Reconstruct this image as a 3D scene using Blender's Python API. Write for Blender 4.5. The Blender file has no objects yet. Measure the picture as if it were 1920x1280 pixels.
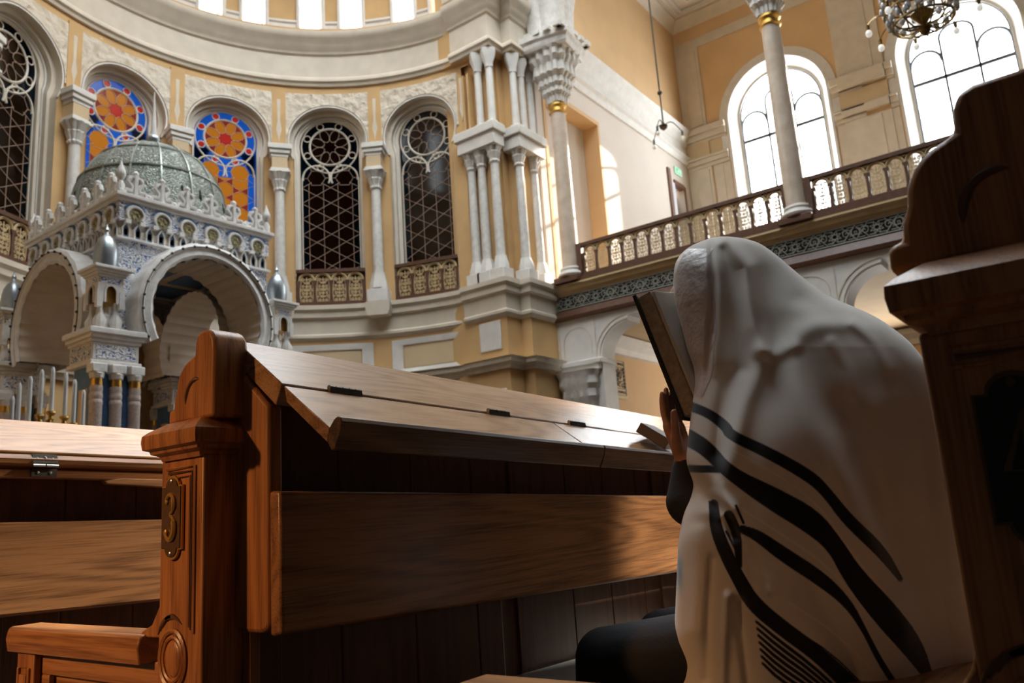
import bpy, math, random
import numpy as np
from mathutils import Matrix, Vector
R_=math.radians; PI=math.pi; sin=math.sin; cos=math.cos
random.seed(7)
SC=bpy.context.scene
COL=SC.collection
# ---------------------------------------------------------------- camera
F=1500.0; YAW,PIT,ROL=R_(53.97),R_(11.88),R_(-3.97)
CAM=np.array([0,0,.8])
_f=np.array([sin(YAW)*cos(PIT),cos(YAW)*cos(PIT),sin(PIT)]); _r=np.array([cos(YAW),-sin(YAW),0.]); _u=np.cross(_r,_f)
_R=cos(ROL)*_r+sin(ROL)*_u; _U=-sin(ROL)*_r+cos(ROL)*_u
cam=bpy.data.cameras.new('camera'); co=bpy.data.objects.new('camera',cam); COL.objects.link(co)
cam.sensor_width=36; cam.lens=36*F/1920; cam.clip_start=.05; cam.clip_end=300
co.matrix_world=Matrix(((_R[0],_U[0],-_f[0],0),(_R[1],_U[1],-_f[1],0),(_R[2],_U[2],-_f[2],.8),(0,0,0,1)))
cam.dof.use_dof=True; cam.dof.focus_distance=1.75; cam.dof.aperture_fstop=7.0
SC.camera=co
# ---------------------------------------------------------------- light
SC.view_settings.view_transform='Standard'; SC.view_settings.look='None'; SC.view_settings.gamma=1
SC.view_settings.use_curve_mapping=False; SC.view_settings.exposure=0.0
w=bpy.data.worlds.new('sky'); SC.world=w; w.use_nodes=True
bg=w.node_tree.nodes['Background']; bg.inputs[0].default_value=(.86,.94,1.0,1); bg.inputs[1].default_value=9.0
def lamp(kind,name,loc,energy,color,size=1,direction=None,sizey=None):
    l=bpy.data.lights.new(name,kind); l.energy=energy; l.color=color
    if kind=='AREA':
        l.size=size
        if sizey: l.shape='RECTANGLE'; l.size_y=sizey
    elif kind=='SUN': l.angle=R_(size)
    else: l.shadow_soft_size=size
    o=bpy.data.objects.new(name,l); COL.objects.link(o); o.location=loc
    if direction is not None: o.rotation_euler=Vector(direction).to_track_quat('-Z','Y').to_euler()
    return o
lamp('SUN','sun',(0,0,30),11.0,(1.0,.88,.72),.5,(-8,2.74,-4.05))
sp_=lamp('SPOT','warm_pew_spot',(-8,5.6,5.2),3300,(1.0,.50,.20),.35,(9.0,-3.25,-4.4))  # added warm spot lighting the pew ends, no window on that side
sp_.data.spot_size=R_(14); sp_.data.spot_blend=.6
for wy in(7.0,1.57): lamp('AREA','outer_window_daylight',(26.4,wy,12.2),330,(.93,.97,1.0),2.8,(-1,0,-.12),5.6)
lamp('AREA','under_gallery_fill',(25.2,4.5,2.8),500,(1.0,.95,.88),9,(-1,.1,0),2.6)  # added area light brightening the space under the gallery, no windows built there
sq_=lamp('SPOT','board_patch_spot',(9,-9,5.0),9000,(1.0,.85,.66),.10,(-6.02,10.25,-4.30))  # added spot making the bright patch on the lower board
sq_.data.spot_size=R_(5.5); sq_.data.spot_blend=.25
# ---------------------------------------------------------------- materials
MATS={}
def mat(name,col,rough=.6,metal=0,var=.0,vscale=6,bump=0,bscale=40,spec=None,trans=0,emit=None,estr=0,col2=None,kind='noise',alpha=None):
    if name in MATS: return MATS[name]
    m=bpy.data.materials.new(name); m.use_nodes=True; nt=m.node_tree; N=nt.nodes; L=nt.links
    p=N['Principled BSDF']; p.inputs['Base Color'].default_value=(*col,1); p.inputs['Roughness'].default_value=rough
    p.inputs['Metallic'].default_value=metal
    if spec is not None: p.inputs['Specular IOR Level'].default_value=spec
    if emit: p.inputs['Emission Color'].default_value=(*emit,1); p.inputs['Emission Strength'].default_value=estr
    tc=N.new('ShaderNodeTexCoord')
    if var or col2:
        n=N.new('ShaderNodeTexNoise') if kind=='noise' else N.new('ShaderNodeTexVoronoi')
        n.inputs['Scale'].default_value=vscale
        if kind=='noise': n.inputs['Detail'].default_value=5
        L.new(tc.outputs['Object'],n.inputs['Vector'])
        r=N.new('ShaderNodeValToRGB'); c2=col2 or tuple(c*(1-var) for c in col)
        r.color_ramp.elements[0].color=(*c2,1); r.color_ramp.elements[1].color=(*col,1)
        a,b=(.35,.65) if kind=='noise' else (.12,.3)
        r.color_ramp.elements[0].position=a; r.color_ramp.elements[1].position=b
        L.new(n.outputs[0],r.inputs[0]); L.new(r.outputs[0],p.inputs['Base Color'])
    if bump:
        n2=N.new('ShaderNodeTexNoise'); n2.inputs['Scale'].default_value=bscale; n2.inputs['Detail'].default_value=4
        L.new(tc.outputs['Object'],n2.inputs['Vector'])
        b=N.new('ShaderNodeBump'); b.inputs['Strength'].default_value=bump; b.inputs['Distance'].default_value=.02
        L.new(n2.outputs[0],b.inputs['Height']); L.new(b.outputs[0],p.inputs['Normal'])
    MATS[name]=m; return m
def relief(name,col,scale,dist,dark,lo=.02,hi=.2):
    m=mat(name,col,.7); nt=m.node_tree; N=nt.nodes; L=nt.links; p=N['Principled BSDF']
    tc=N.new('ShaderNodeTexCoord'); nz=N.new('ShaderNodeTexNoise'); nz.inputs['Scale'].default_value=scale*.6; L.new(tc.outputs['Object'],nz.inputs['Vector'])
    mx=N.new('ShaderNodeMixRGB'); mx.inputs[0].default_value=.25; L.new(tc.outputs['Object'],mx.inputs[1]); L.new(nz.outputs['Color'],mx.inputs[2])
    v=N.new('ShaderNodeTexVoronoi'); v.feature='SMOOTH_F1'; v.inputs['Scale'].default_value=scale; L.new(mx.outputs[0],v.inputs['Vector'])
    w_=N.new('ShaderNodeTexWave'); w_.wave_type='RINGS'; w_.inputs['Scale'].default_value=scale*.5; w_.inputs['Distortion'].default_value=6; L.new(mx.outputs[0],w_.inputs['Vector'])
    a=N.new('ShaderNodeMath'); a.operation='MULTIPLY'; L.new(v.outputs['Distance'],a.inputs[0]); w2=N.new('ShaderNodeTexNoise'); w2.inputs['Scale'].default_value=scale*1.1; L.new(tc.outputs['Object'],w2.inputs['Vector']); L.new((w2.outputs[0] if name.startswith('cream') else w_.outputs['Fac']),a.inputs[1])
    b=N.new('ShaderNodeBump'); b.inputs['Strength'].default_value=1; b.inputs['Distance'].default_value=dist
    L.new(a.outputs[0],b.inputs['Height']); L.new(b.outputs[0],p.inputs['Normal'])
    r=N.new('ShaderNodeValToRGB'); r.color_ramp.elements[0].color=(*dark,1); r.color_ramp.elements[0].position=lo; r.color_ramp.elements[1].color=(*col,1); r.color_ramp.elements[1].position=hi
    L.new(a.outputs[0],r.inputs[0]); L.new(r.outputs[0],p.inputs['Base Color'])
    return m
def wood(name,c1,c2,axis='X',rough=.35,ring=3.0,bump=.15):
    m=bpy.data.materials.new(name); m.use_nodes=True; nt=m.node_tree; N=nt.nodes; L=nt.links; p=N['Principled BSDF']
    tc=N.new('ShaderNodeTexCoord'); mp=N.new('ShaderNodeMapping'); L.new(tc.outputs['Object'],mp.inputs['Vector'])
    s=[1.0,1.0,1.0]; s['XYZ'.index(axis)]=.10; mp.inputs['Scale'].default_value=s
    n=N.new('ShaderNodeTexNoise'); n.inputs['Scale'].default_value=5.5; n.inputs['Detail'].default_value=1.5; n.inputs['Roughness'].default_value=.4; L.new(mp.outputs[0],n.inputs['Vector'])
    mul=N.new('ShaderNodeMath'); mul.operation='MULTIPLY'; mul.inputs[1].default_value=ring*38; L.new(n.outputs[0],mul.inputs[0])
    sn=N.new('ShaderNodeMath'); sn.operation='SINE'; L.new(mul.outputs[0],sn.inputs[0])
    mr=N.new('ShaderNodeMapRange'); mr.inputs[1].default_value=-1; mr.inputs[2].default_value=1; L.new(sn.outputs[0],mr.inputs[0])
    s2=[1.0,1.0,1.0]; s2['XYZ'.index(axis)]=.03; mp2=N.new('ShaderNodeMapping'); mp2.inputs['Scale'].default_value=s2; L.new(tc.outputs['Object'],mp2.inputs['Vector'])
    f=N.new('ShaderNodeTexNoise'); f.inputs['Scale'].default_value=260; f.inputs['Detail'].default_value=2; L.new(mp2.outputs[0],f.inputs['Vector'])
    mix=N.new('ShaderNodeMath'); mix.operation='MULTIPLY_ADD'; mix.inputs[1].default_value=.75; L.new(f.outputs[0],mix.inputs[0])
    h=N.new('ShaderNodeMath'); h.operation='MULTIPLY'; h.inputs[1].default_value=.22; L.new(mr.outputs[0],h.inputs[0]); L.new(h.outputs[0],mix.inputs[2])
    r=N.new('ShaderNodeValToRGB'); r.color_ramp.elements[0].color=(*c2,1); r.color_ramp.elements[1].color=(*c1,1)
    r.color_ramp.elements[0].position=.25; r.color_ramp.elements[1].position=.62
    L.new(mix.outputs[0],r.inputs[0]); L.new(r.outputs[0],p.inputs['Base Color'])
    p.inputs['Roughness'].default_value=rough
    b=N.new('ShaderNodeBump'); b.inputs['Strength'].default_value=bump; b.inputs['Distance'].default_value=.002
    L.new(f.outputs[0],b.inputs['Height']); L.new(b.outputs[0],p.inputs['Normal'])
    return m
OCH=mat('ochre_plaster',(.62,.385,.165),.75,var=.12,vscale=1.5,bump=.05)
OCHL=mat('pale_ochre_plaster',(.63,.47,.28),.75,var=.08,vscale=1.5)
PEACH=mat('peach_plaster',(.70,.46,.24),.8,var=.07,vscale=1.2)
CRM=mat('cream_plaster',(.66,.57,.45),.65,var=.10,vscale=3,bump=.08)
WHT=mat('white_plaster',(.72,.68,.62),.6,var=.10,vscale=4,bump=.1)
WALLW=mat('warm_white_wall',(.68,.60,.52),.8,var=.05,vscale=1)
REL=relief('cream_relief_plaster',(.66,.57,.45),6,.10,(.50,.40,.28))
MRB=mat('beige_marble',(.62,.51,.40),.28,col2=(.50,.39,.29),vscale=3.5)
MRBW=mat('white_carved_stone',(.70,.66,.60),.55,var=.18,vscale=7,bump=.35,bscale=14)
GOLD=mat('gilt',(.62,.38,.10),.32,1,bump=.3,bscale=60)
SILV=mat('silver',(.42,.46,.48),.34,.85,var=.2,vscale=5)
BRNW=mat('dark_brown_wood',(.115,.045,.020),.45,var=.3,vscale=12)
BEI=mat('beige_paint',(.60,.43,.22),.6,var=.1)
FRET=mat('pewter_green_metal',(.46,.46,.39),.5,.1,var=.3,vscale=20)
DARK=mat('dark_backing',(.012,.010,.009),.8)
TRAC=mat('cream_tracery',(.64,.57,.47),.55)
LEAD=mat('pinkish_tracery',(.34,.22,.15),.6)
ARKW=mat('glazed_white_relief',(.76,.72,.67),.4,var=.15,vscale=9,bump=.3,bscale=30)
BLUE=mat('blue_paint',(.11,.22,.42),.6,var=.25,vscale=8)
BLUS=relief('blue_white_relief',(.76,.74,.72),15,.02,(.06,.13,.36),.035,.075)
METD=mat('dark_bronze',(.06,.05,.035),.4,.7)
def translucent(name,col,t=.8):
    m=bpy.data.materials.new(name); m.use_nodes=True; N=m.node_tree.nodes; L=m.node_tree.links
    out=N['Material Output']; N.remove(N['Principled BSDF'])
    a=N.new('ShaderNodeBsdfTranslucent'); a.inputs[0].default_value=(*col,1)
    d=N.new('ShaderNodeBsdfGlossy'); d.inputs['Color'].default_value=(.7,.7,.7,1); d.inputs['Roughness'].default_value=.08
    df=N.new('ShaderNodeBsdfDiffuse'); df.inputs[0].default_value=(*[c*.15 for c in col],1)
    m1=N.new('ShaderNodeMixShader'); m1.inputs[0].default_value=t; L.new(df.outputs[0],m1.inputs[1]); L.new(a.outputs[0],m1.inputs[2])
    m2=N.new('ShaderNodeMixShader'); m2.inputs[0].default_value=.025; L.new(m1.outputs[0],m2.inputs[1]); L.new(d.outputs[0],m2.inputs[2])
    L.new(m2.outputs[0],out.inputs[0]); return m
GOR=translucent('orange_glass',(.075,.024,.002)); GRD=translucent('red_glass',(.036,.004,.002)); GBL=translucent('blue_glass',(.0015,.014,.07)); GRS=translucent('scarlet_glass',(.07,.004,.003))
GDB=translucent('dark_blue_glass',(.015,.06,.10)); GBR=translucent('brown_glass',(.13,.05,.02)); GDR=translucent('dark_red_glass',(.12,.02,.012))
DWL_=mat('dark_unseen_shell',(.04,.025,.016),.7)  # dark finish for unseen walls and ceiling, chosen to cut bounce light
PANE=bpy.data.materials.new('clear_glass'); PANE.use_nodes=True
def _p():
    N=PANE.node_tree.nodes; L=PANE.node_tree.links; out=N['Material Output']; N.remove(N['Principled BSDF'])
    t=N.new('ShaderNodeBsdfTransparent'); t.inputs[0].default_value=(.96,.97,.98,1); g=N.new('ShaderNodeBsdfGlossy'); g.inputs['Roughness'].default_value=.03
    m=N.new('ShaderNodeMixShader'); m.inputs[0].default_value=.05; L.new(t.outputs[0],m.inputs[1]); L.new(g.outputs[0],m.inputs[2]); L.new(m.outputs[0],out.inputs[0])
_p()
# ---------------------------------------------------------------- mesh helpers
WB={}
class MB:
    def __init__(s,xf=None): s.v=[]; s.f=[]; s.xf=xf
    def add(s,vs,fs):
        o=len(s.v)
        if s.xf is not None: vs=[s.xf(*p) for p in vs]
        s.v+=[tuple(p) for p in vs]; s.f+=[tuple(i+o for i in f) for f in fs]; return s
    def box(s,x0,x1,y0,y1,z0,z1):
        x0,x1=sorted((x0,x1)); y0,y1=sorted((y0,y1)); z0,z1=sorted((z0,z1))
        return s.add([(x,y,z) for z in(z0,z1) for y in(y0,y1) for x in(x0,x1)],[(0,2,3,1),(4,5,7,6),(0,1,5,4),(2,6,7,3),(0,4,6,2),(1,3,7,5)])
    def prism(s,poly,a,b,axis='Y'):
        n=len(poly)
        def P(u,v,t): return {'Y':(u,t,v),'X':(t,u,v),'Z':(u,v,t)}[axis]
        return s.add([P(u,v,a) for u,v in poly]+[P(u,v,b) for u,v in poly],[tuple(range(n))[::-1],tuple(range(n,2*n))]+[(i,(i+1)%n,n+(i+1)%n,n+i) for i in range(n)])
    def lathe(s,prof,c,seg=24,sq=None,flute=0,nf=8,rot=0,cap=True):
        n=len(prof); vs=[]
        for r,z in prof:
            for k in range(seg):
                a=2*PI*k/seg+rot; rr=r
                if sq: rr=r/((abs(cos(a-rot))**sq+abs(sin(a-rot))**sq)**(1/sq))
                if flute: rr*=1+flute*abs(sin(nf*(a-rot)/2))-flute*.5
                vs.append((c[0]+rr*cos(a),c[1]+rr*sin(a),c[2]+z))
        fs=[(i*seg+k,i*seg+(k+1)%seg,(i+1)*seg+(k+1)%seg,(i+1)*seg+k) for i in range(n-1) for k in range(seg)]
        if cap: fs+=[tuple(range(seg))[::-1],tuple((n-1)*seg+k for k in range(seg))]
        return s.add(vs,fs)
    def tube(s,pts,r,seg=8,closed=False):
        P=[Vector(p) for p in pts]; n=len(P); vs=[]; up=Vector((0,0,1))
        prev=None
        for i,p in enumerate(P):
            a=P[(i-1)%n] if (i>0 or closed) else P[i]; b=P[(i+1)%n] if (i<n-1 or closed) else P[i]
            t=(b-a).normalized()
            if prev is None:
                x=t.cross(up); 
                if x.length<1e-3: x=t.cross(Vector((1,0,0)))
            else: x=prev-t*prev.dot(t)
            x.normalize(); prev=x; y=t.cross(x)
            rr=r[i] if isinstance(r,(list,tuple)) else r
            for k in range(seg):
                q=2*PI*k/seg+PI/seg; vs.append(tuple(p+x*rr*cos(q)+y*rr*sin(q)))
        m=n if closed else n-1
        fs=[(i*seg+k,i*seg+(k+1)%seg,((i+1)%n)*seg+(k+1)%seg,((i+1)%n)*seg+k) for i in range(m) for k in range(seg)]
        if not closed: fs+=[tuple(range(seg))[::-1],tuple((n-1)*seg+k for k in range(seg))]
        return s.add(vs,fs)
    def sphere(s,c,r,seg=16,rings=10,sc=(1,1,1)):
        vs=[(c[0],c[1],c[2]-r*sc[2])]; 
        for i in range(1,rings):
            a=-PI/2+PI*i/rings
            for k in range(seg): vs.append((c[0]+r*sc[0]*cos(a)*cos(2*PI*k/seg),c[1]+r*sc[1]*cos(a)*sin(2*PI*k/seg),c[2]+r*sc[2]*sin(a)))
        vs.append((c[0],c[1],c[2]+r*sc[2])); t=len(vs)-1
        fs=[(0,1+(k+1)%seg,1+k) for k in range(seg)]+[(t,1+(rings-2)*seg+k,1+(rings-2)*seg+(k+1)%seg) for k in range(seg)]
        fs+=[(1+i*seg+k,1+i*seg+(k+1)%seg,1+(i+1)*seg+(k+1)%seg,1+(i+1)*seg+k) for i in range(rings-2) for k in range(seg)]
        return s.add(vs,fs)
    def sweep(s,path,prof,closed=False,side=1):
        # path in XY; prof list of (out,z); out is to the left*side of travel
        P=[Vector(p) for p in path]; n=len(P); m=len(prof); vs=[]
        for i in range(n):
            a=P[i-1] if (i>0 or closed) else None; b=P[(i+1)%n] if (i<n-1 or closed) else None
            d1=(P[i]-a).normalized() if a is not None else None; d2=(b-P[i]).normalized() if b is not None else None
            d1=d1 or d2; d2=d2 or d1
            n1=Vector((-d1.y,d1.x))*side; n2=Vector((-d2.y,d2.x))*side
            q=(n1+n2); q=q/ max(.2,q.length_squared)*2
            for o,z in prof: vs.append((P[i].x+q.x*o,P[i].y+q.y*o,z))
        k=n if closed else n-1
        fs=[(i*m+j,((i+1)%n)*m+j,((i+1)%n)*m+j+1,i*m+j+1) for i in range(k) for j in range(m-1)]
        if not closed: fs+=[tuple(range(m)),tuple((n-1)*m+j for j in range(m))[::-1]]
        return s.add(vs,fs)
    def strip(s,A,B):
        n=len(A); return s.add(list(A)+list(B),[(i,i+1,n+i+1,n+i) for i in range(n-1)])
def link(name,mb,m,parent=None,smooth=30,bevel=0,loc=None,sub=0):
    v=np.array(mb.v,float)
    if parent is not None: base=np.array(parent.location) if parent.parent is None else WB[parent.name]
    elif loc is not None: base=np.array(loc,float)
    else: base=np.array([(v[:,0].min()+v[:,0].max())/2,(v[:,1].min()+v[:,1].max())/2,v[:,2].min()])
    me=bpy.data.meshes.new(name); me.from_pydata((v-base).tolist(),[],mb.f); me.validate(); me.update()
    import bmesh
    bm=bmesh.new(); bm.from_mesh(me); bmesh.ops.recalc_face_normals(bm,faces=bm.faces); bm.to_mesh(me); bm.free()
    for mm in (m if isinstance(m,(list,tuple)) else [m]): me.materials.append(mm)
    if smooth: me.shade_smooth(); me.set_sharp_from_angle(angle=R_(smooth))
    o=bpy.data.objects.new(name,me); COL.objects.link(o)
    if parent is not None: o.parent=parent; WB[o.name]=base
    else: o.location=base
    if bevel:
        b=o.modifiers.new('bevel','BEVEL'); b.width=bevel; b.segments=2; b.limit_method='ANGLE'; b.angle_limit=R_(35); b.harden_normals=False
    if sub:
        b=o.modifiers.new('sub','SUBSURF'); b.levels=sub; b.render_levels=sub
    return o
def tag(o,label,cat,group=None,kind=None):
    o['label']=label; o['category']=cat
    if group: o['group']=group
    if kind: o['kind']=kind
    return o
def thing(name,label,cat,loc,group=None,kind=None):
    o=bpy.data.objects.new(name,None); COL.objects.link(o); o.location=loc; o.empty_display_size=.1
    return tag(o,label,cat,group,kind)
def struct(name,mb,m,label,cat,**k):
    return tag(link(name,mb,m,**k),label,cat,kind='structure')
def copy_tree(o,off,parent=None,rz=0):
    c=o.copy(); COL.objects.link(c)
    if parent is not None: c.parent=parent
    else:
        c.location=Vector(o.location)+Vector(off); c.rotation_euler.z=rz
    for ch in list(o.children): copy_tree(ch,off,c)
    return c
def ray(x,y): return (x-960)/F*_R-(y-640)/F*_U+_f
def atw(x,y,w): return CAM+ray(x,y)*w      # point at depth w along the optical axis
def arcp(c,r,a0,a1,n,f=lambda u,v:(u,v)): return [f(c[0]+r*cos(R_(a0+(a1-a0)*i/n)),c[1]+r*sin(R_(a0+(a1-a0)*i/n))) for i in range(n+1)]
# ================================================================ SETTING: apse
AC=(8.64,10.85); AR=5.9
def cyl(a0,R=AR):      # local (u along wall, w outward, z) -> world, centred on angle a0
    def f(u,w,z):
        a=R_(a0)-u/R
        return (AC[0]+(R+w)*cos(a),AC[1]+(R+w)*sin(a),z)
    return f
def flat(a0,R=AR):
    c,s_=cos(R_(a0)),sin(R_(a0))
    return lambda u,w,z:(AC[0]+(R+w)*c+u*s_,AC[1]+(R+w)*s_-u*c,z)
struct('floor',MB().box(-9,27,-26,19,-.12,0),mat('stone_floor',(.045,.032,.023),.5,var=.4,vscale=2),'brown stone floor under the pews','floor')
arc=lambda a0,a1,n,R=AR:[(AC[0]+R*cos(R_(a0+(a1-a0)*i/n)),AC[1]+R*sin(R_(a0+(a1-a0)*i/n))) for i in range(n+1)]
mb=MB()
P=arc(-2,190,96); Q=arc(-2,190,96,AR+.45)
for z0,z1 in((0,6.0),(11.9,13.75)):
    mb.strip([(x,y,z0) for x,y in P],[(x,y,z1) for x,y in P])
HALF=AR*R_(12)
def outline(hw,R,zc,zb,n=22,half=True):
    # jamb up, horseshoe round, jamb down
    a=math.degrees(math.asin(min(1,max(-1,-math.sqrt(max(0,R*R-hw*hw))/R))))
    pts=[(-hw,zb),(-hw,zc+R*sin(R_(a))-.001)]
    pts+=[(R*cos(R_(t)),zc+R*sin(R_(t))) for t in [180-a+(2*a-180)*i/n for i in range(n+1)]]
    pts+=[(hw,zc+R*sin(R_(a))-.001),(hw,zb)]
    return pts
def ringmatch(ol,hu,zb,zt):
    # outer rectangle points matching an outline
    out=[]; zc=10.45
    for u,z in ol:
        if z<zc-.2: out.append((-hu if u<0 else hu,z)); continue
        t=math.atan2(z-zc,u); c,s_=cos(t),sin(t)
        k=min(hu/abs(c) if abs(c)>1e-6 else 9e9,((zt-zc)/s_) if s_>1e-6 else 9e9, ((zc-zb)/-s_) if s_<-1e-6 else 9e9)
        out.append((k*c,zc+k*s_))
    return out
OL=outline(.86,.985,10.45,6.0)
for k in range(7):
    a=19+24*k; f=cyl(a)
    RM=ringmatch(OL,HALF+.005,6.0,11.9)
    # corners: snap nearest
    for cu in(-1,1):
        j=min(range(len(RM)),key=lambda i:abs(RM[i][0]-cu*HALF)+abs(RM[i][1]-11.9)); RM[j]=(cu*(HALF+.005),11.9)
    mb.strip([f(u,0,z) for u,z in OL],[f(u,0,z) for u,z in RM])
struct('wall_apse',mb,OCH,'curved ochre apse wall pierced by tall horseshoe arched windows','wall',smooth=40)
# recess orders, per bay, as trim
def frame_strip(mb,f,A,B,wA,wB): mb.strip([f(u,wA,z) for u,z in A],[f(u,wB,z) for u,z in B])
OL2=outline(.79,.875,10.45,6.0); OL3=outline(.72,.735,10.49,7.0)
OL3=[(u,max(z,6.0)) if i in(0,len(OL3)-1) else (u,z) for i,(u,z) in enumerate(OL3)]
mb=MB(); mb2=MB()
for k in range(7):
    f=cyl(19+24*k)
    frame_strip(mb,f,OL,OL,-.03,.16); frame_strip(mb,f,OL,OL2,.16,.16); frame_strip(mb,f,OL2,OL2,.16,.30); frame_strip(mb,f,OL2,OL3,.30,.32); frame_strip(mb,f,OL3,OL3,.32,.62)
    A=outline(.90,1.02,10.45,9.97); B=outline(.86,.985,10.45,9.97)
    frame_strip(mb2,f,A,B,-.03,-.03); frame_strip(mb2,f,A,A,0,-.03)
    m_=outline(.80,.86,10.45,6.0); n_=outline(.77,.82,10.45,6.0)
    frame_strip(mb2,f,m_,m_,.30,.27); frame_strip(mb2,f,m_,n_,.27,.27); frame_strip(mb2,f,n_,n_,.27,.31)
struct('trim_1',mb,CRM,'cream stepped reveals inside the apse window arches','trim',smooth=40)
struct('trim_2',mb2,WHT,'pale bead mouldings round the apse window arches','trim',smooth=40)
# spandrel relief panels
mb=MB(); mb2=MB()
for k in range(7):
    f=cyl(19+24*k)
    U=arcp((0,10.45),1.04,184,-4,24); V=[]
    for u,z in U:
        t=math.atan2(z-10.45,u); c,s_=cos(t),sin(t); kk=min(1.10/abs(c) if abs(c)>1e-6 else 99,(1.36/s_) if s_>1e-6 else 99); V.append((kk*c,10.45+kk*s_))
    for cu in(-1,1):
        j=min(range(len(V)),key=lambda i:abs(V[i][0]-cu*1.1)+abs(V[i][1]-11.81)); V[j]=(cu*1.1,11.81)
    frame_strip(mb,f,U,V,-.035,-.035); frame_strip(mb,f,V,V,-.035,.0); frame_strip(mb,f,U,U,-.035,.0)
    g=cyl(7+24*k)
    mb2.xf=g; mb2.prism([(-.045,11.6),(.045,11.6),(.03,11.0),(.07,10.75),(.02,10.55),(0,10.4),(-.02,10.55),(-.07,10.75),(-.03,11.0)],-.05,0,'Y')
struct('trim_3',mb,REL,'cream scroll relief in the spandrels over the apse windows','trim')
mb2.xf=None
struct('trim_4',mb2,CRM,'slim cream drop ornaments between the apse arches','trim')
# mouldings swept round the apse
SILL=[(0,6.04),(.20,6.04),(.20,5.93),(.14,5.86),(.14,5.74),(.07,5.70),(.05,5.5),(.05,5.34),(.09,5.30),(.09,5.24),(.03,5.18),(0,5.16)]
ENT=[(0,12.02),(.06,12.02),(.08,12.09),(.13,12.13),(.13,12.2),(.09,12.26),(.03,12.30),(.03,12.90),(.08,12.94),(.10,13.02),(.18,13.10),(.20,13.2),(.30,13.30),(.33,13.40),(.33,13.48),(0,13.52)]
LOW=[(0,3.95),(.08,3.95),(.10,4.03),(.17,4.08),(.19,4.18),(.22,4.2),(0,4.24)]
AP=arc(-1,189,95)
PIER=[(14.36,11.75),(14.36,10.55),(14.92,10.55),(14.92,10.26),(16.05,10.26)]
for nm,pr,lb in(('sill',SILL,'cream moulded sill band'),('entablature',ENT,'cream moulded entablature'),('low',LOW,'low cream moulding')):
    mb=MB(); mb.sweep(AP,pr,side=1); mb.sweep(PIER,pr,side=-1)
    struct('trim_5',mb,CRM,lb+' running round the apse wall and the corner pier','trim',smooth=35)
# upper drum with clerestory openings
mb=MB(); mb2=MB(); mbg=MB(); DR=AR+.22
mb.sweep(AP,[(0,13.52),(.0,13.6),(-.22,13.62)],side=1)
edges=[]
for k in range(7):
    for s_ in(-1,1): edges.append(19+24*k-s_*5.1-1.2)
edges.sort(); hw=2.75; cur=-2.
for e in edges:
    P=arc(cur,e-hw,6,DR); mb.strip([(x,y,13.6) for x,y in P],[(x,y,16.6) for x,y in P])
    for q in(e-hw,e+hw):
        A=arc(q,q+.01,1,DR)[0]; B=arc(q,q+.01,1,DR+.4)[0]
        mb2.add([(*A,13.7),(*B,13.7),(*B,16.4),(*A,16.4)],[(0,1,2,3)])
    P=arc(e-hw,e+hw,3,DR); Q=arc(e-hw,e+hw,3,DR+.4); mb2.strip([(x,y,13.70) for x,y in P],[(x,y,13.70) for x,y in Q])
    mb.strip([(x,y,13.6) for x,y in P],[(x,y,13.70) for x,y in P]); mb.strip([(x,y,16.4) for x,y in P],[(x,y,16.6) for x,y in P])
    P=arc(e-hw,e+hw,3,DR+.3); mbg.strip([(x,y,13.70) for x,y in P],[(x,y,16.4) for x,y in P])
    for t in(0,): mb2.tube([(*arc(e-hw+.5,e,1,DR+.28)[0],13.7),(*arc(e-hw+.5,e,1,DR+.28)[0],16.4)],.03,6)
    for q in(e-hw-.35,e+hw+.35):
        A=arc(q,q+.01,1,DR-.03)[0]; mb2.tube([(*A,13.62),(*A,16.4)],.055,6)
    mb2.sweep(arc(cur,e-hw-.4,6,DR),[(0,13.62),(.05,13.62),(.05,13.72),(.02,13.78),(.02,13.98),(.06,14.02),(.06,14.08),(0,14.1)],side=1)
    cur=e+hw
P=arc(cur,190,6,DR); mb.strip([(x,y,13.6) for x,y in P],[(x,y,16.6) for x,y in P])
struct('wall_drum',mb,OCH,'ochre drum wall above the apse entablature','wall')
struct('trim_6',mb2,WHT,'pale frames and dado of the bright clerestory windows','trim')
struct('window_1',mbg,PANE,'row of narrow bright clerestory panes above the apse','window')
# half dome over the apse
mb=MB(); n=10
for i in range(n):
    e0,e1=90*i/n,90*(i+1)/n
    A=arc(-2,190,32,DR*cos(R_(e0))+.001); B=arc(-2,190,32,DR*cos(R_(e1))+.001)
    mb.strip([(x,y,16.6+4*sin(R_(e0))) for x,y in A],[(x,y,16.6+4*sin(R_(e1))) for x,y in B])
struct('ceiling_apse',mb,OCHL,'pale half dome over the apse','ceiling')
# corridor wall behind the right hand apse windows (unseen, added to block light and keep them dark)
P=[arc(3,4,1,AR+.02)[0]]+arc(3,54.5,24,AR+1.6); Q=arc(54.5,55,1,AR+.02)
P.append(Q[0]); mb=MB(); mb.strip([(x,y,0) for x,y in P],[(x,y,13.5) for x,y in P])
A=arc(3,54.5,24,AR+1.6); B=arc(3,54.5,24,AR+.02); mb.strip([(x,y,13.5) for x,y in A],[(x,y,13.5) for x,y in B])
P=arc(104,190,24,AR+1.6); P.insert(0,arc(103.5,104,1,AR+.02)[0]); mb.strip([(x,y,0) for x,y in P],[(x,y,13.5) for x,y in P])
A=arc(104,190,24,AR+1.6); B=arc(104,190,24,AR+.1); mb.strip([(x,y,13.5) for x,y in A],[(x,y,13.5) for x,y in B])
struct('wall_corridor',mb,OCH,'unseen light-blocking corridor wall behind the dark apse windows','wall')
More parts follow.
